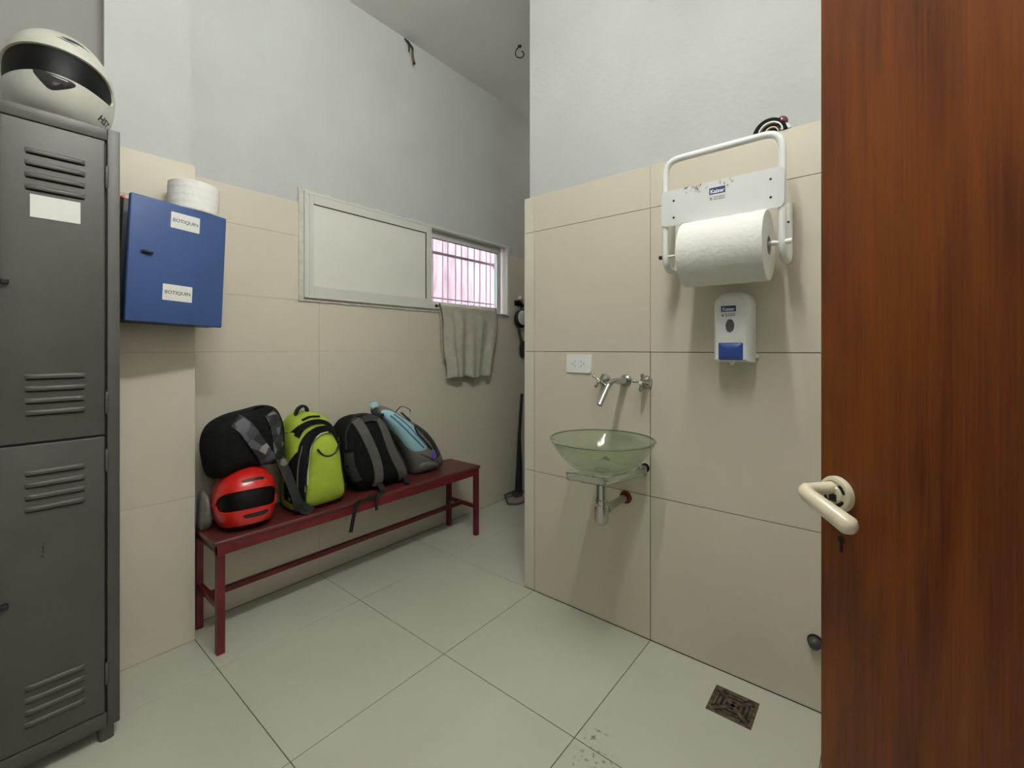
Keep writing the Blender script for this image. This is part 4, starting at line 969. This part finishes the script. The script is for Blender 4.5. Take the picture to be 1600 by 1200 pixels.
bm = new(); lathe(bm, [(0,-0.007),(0.023,-0.007),(0.024,0.0)], (XS,0.168,0.240), 'X', 20); obj('base', rel(bm, stop), BLACK, stop, 60)
hk = thing('ceiling_hook', 'small dark metal hook in the ceiling near the basin wall corner', 'hook', (2.368, 1.876, H))
bm = new(); tube(bm, [(2.368+0.02*cos(a)-0.0, 1.876-0.02*cos(a), H-0.055-0.025*sin(a)) for a in [radians(t) for t in range(-60, 200, 20)]]+[(2.35,1.894,H-0.03),(2.368,1.876,H)], 0.004, 8); obj('hook', rel(bm, hk), mat('dark_iron', (62,60,56), 0.5, metal=0.5), hk, 60)
bm = new(); lathe(bm, [(0,-0.006),(0.012,-0.006),(0.014,0)], (2.368,1.876,H), 'Z', 14); obj('plate', rel(bm, hk), mat('dark_iron', (62,60,56), 0.5), hk, 50)
wr = thing('loose_wires', 'loose dark and brown wire ends poking from the top of the wall', 'wires', (1.85, 2.412, H))
bm = new(); tube(bm, smooth_path([(1.825,2.412,3.294),(1.838,2.398,3.272),(1.846,2.394,3.258),(1.848,2.396,3.215)]), [0.006]*8+[0.0045]*11, 8); obj('wire', rel(bm, wr), BLACK, wr, 60)
bm = new(); tube(bm, smooth_path([(1.846,2.412,3.292),(1.862,2.398,3.264),(1.874,2.394,3.250),(1.873,2.392,3.22)]), 0.0065, 8); obj('wire', rel(bm, wr), BLACK, wr, 60)
bm = new(); tube(bm, smooth_path([(1.873,2.392,3.222),(1.876,2.391,3.19),(1.884,2.390,3.158)]), 0.0075, 8); obj('wire', rel(bm, wr), BROWNW, wr, 60, label='brown wire')
bm = new(); tube(bm, [(1.8835,2.390,3.160),(1.886,2.390,3.148)], 0.0085, 8); obj('wire_tip', rel(bm, wr), BLACK, wr, 60)

hook = thing('coat_hook', 'wooden peg hook with a pale tip on the passage wall beside the window', 'hook', (2.97, 2.40, 1.66))
bm = new(); box(bm, 2.955, 3.06, 2.388, 2.400, 1.620, 1.665, 0.003); obj('backplate', rel(bm, hook), BLACK, hook)
bm = new(); tube(bm, [(3.06,2.392,1.635),(3.00,2.360,1.662),(2.945,2.334,1.682)], [0.013,0.0155,0.0165], 12); obj('peg', rel(bm, hook), STICKW, hook, 50)
bm = new(); tube(bm, [(3.055,2.385,1.622),(3.00,2.364,1.640),(2.945,2.348,1.657)], [0.011,0.010,0.008], 10); obj('bracket', rel(bm, hook), BLACK, hook, 50)
gog = thing('goggles', 'silvery goggles with a black rim hanging on the passage wall', 'goggles', (2.995, 2.375, 1.50))
def blob(bm, cx0, cy0, cz0, rx, ry, rz, p=2.5, seg=20):
    bmesh.ops.create_uvsphere(bm, u_segments=seg, v_segments=12, radius=1.0)
    for v in bm.verts[-(seg*11+2):]:
        c_ = v.co.copy(); k = (abs(c_.x)**p+abs(c_.y)**p+abs(c_.z)**p)**(-1/p); v.co = Vector((cx0+c_.x*k*rx, cy0+c_.y*k*ry, cz0+c_.z*k*rz))
    return bm
bm = new(); blob(bm, 3.010, 2.372, 1.505, 0.078, 0.028, 0.076); obj('frame', rel(bm, gog), BLACK, gog, 180)
bm = new(); blob(bm, 3.014, 2.352, 1.514, 0.066, 0.020, 0.062, 2.2); bmesh.ops.subdivide_edges(bm, edges=[], cuts=0); obj('lens', rel(bm, gog), SILVER, gog, 20)
bm = new(); tube(bm, arc_path([(3.04,2.395,1.635),(3.03,2.380,1.60),(3.02,2.372,1.575)], 0.01), 0.006, 8); obj('loop', rel(bm, gog), BLACK, gog, 60)
bm = new()
for p0, p1 in (((2.985,2.374,1.44),(3.040,2.382,1.33)),):
    d = Vector(p1)-Vector(p0); 
P = smooth_path([(2.985,2.372,1.445),(3.000,2.376,1.38),(3.030,2.382,1.32),(3.055,2.386,1.25)], 5); rings = []
for i, p in enumerate(P): rings.append([bm.verts.new(p+Vector(o)) for o in ((-0.016,-0.003,0),(0.016,-0.003,0),(0.016,0.003,0),(-0.016,0.003,0))])
for i in range(len(rings)-1):
    for k in range(4): bm.faces.new((rings[i][k], rings[i][(k+1)%4], rings[i+1][(k+1)%4], rings[i+1][k]))
bm.faces.new(rings[0]); bm.faces.new(rings[-1][::-1])
obj('strap', rel(bm, gog), MIDCLOTH, gog, 40, label='grey elastic strap')
pouch = thing('hanging_pouch', 'dark grey cloth pouch hanging below the goggles, mostly hidden by the wall', 'pouch', (3.06, 2.385, 1.16))
bm = new(); blob(bm, 3.068, 2.380, 1.245, 0.056, 0.019, 0.075, 3.0); obj('cloth', rel(bm, pouch), DARKCLOTH, pouch, 180)
bm = new(); tube(bm, [(3.085,2.382,1.31),(3.105,2.386,1.46),(3.056,2.388,1.625)], 0.005, 8); obj('cord', rel(bm, pouch), MIDCLOTH, pouch, 60)

pan = thing('dustpan', 'long-handled dark dustpan standing at the back wall beside the corner', 'dustpan', (2.85, 2.30, 0))
poly = [(2.735,2.285),(2.79,2.225),(2.93,2.225),(2.975,2.300),(2.955,2.370),(2.80,2.375)]
bm = new(); prism(bm, poly, 'Z', 0.001, 0.006); obj('tray', rel(bm, pan), mat('dustpan_tray', (150,146,132), 0.5), pan, label='pale tray floor')
bm = new(); rim = [(2.79,2.225,0.008),(2.735,2.285,0.010),(2.80,2.375,0.045),(2.955,2.372,0.050),(2.975,2.300,0.045),(2.93,2.225,0.010)]
for a, b in zip(rim[:-1], rim[1:]): tube(bm, [a, b], 0.008, 8)
tube(bm, [rim[-1], rim[0]], 0.006, 8)
obj('rim', rel(bm, pan), DUST, pan, 60)
bm = new(); prism(bm, [(2.90,2.32),(2.968,2.32),(2.968,2.376),(2.90,2.376)], 'Z', 0.006, 0.05); obj('socket', rel(bm, pan), DUST, pan)
bm = new(); tube(bm, [(2.945,2.345,0.045),(2.962,2.352,0.25),(2.985,2.370,0.50),(3.035,2.380,0.86)], [0.032,0.026,0.014,0.012], 10); obj('handle', rel(bm, pan), BLACK, pan, 60)
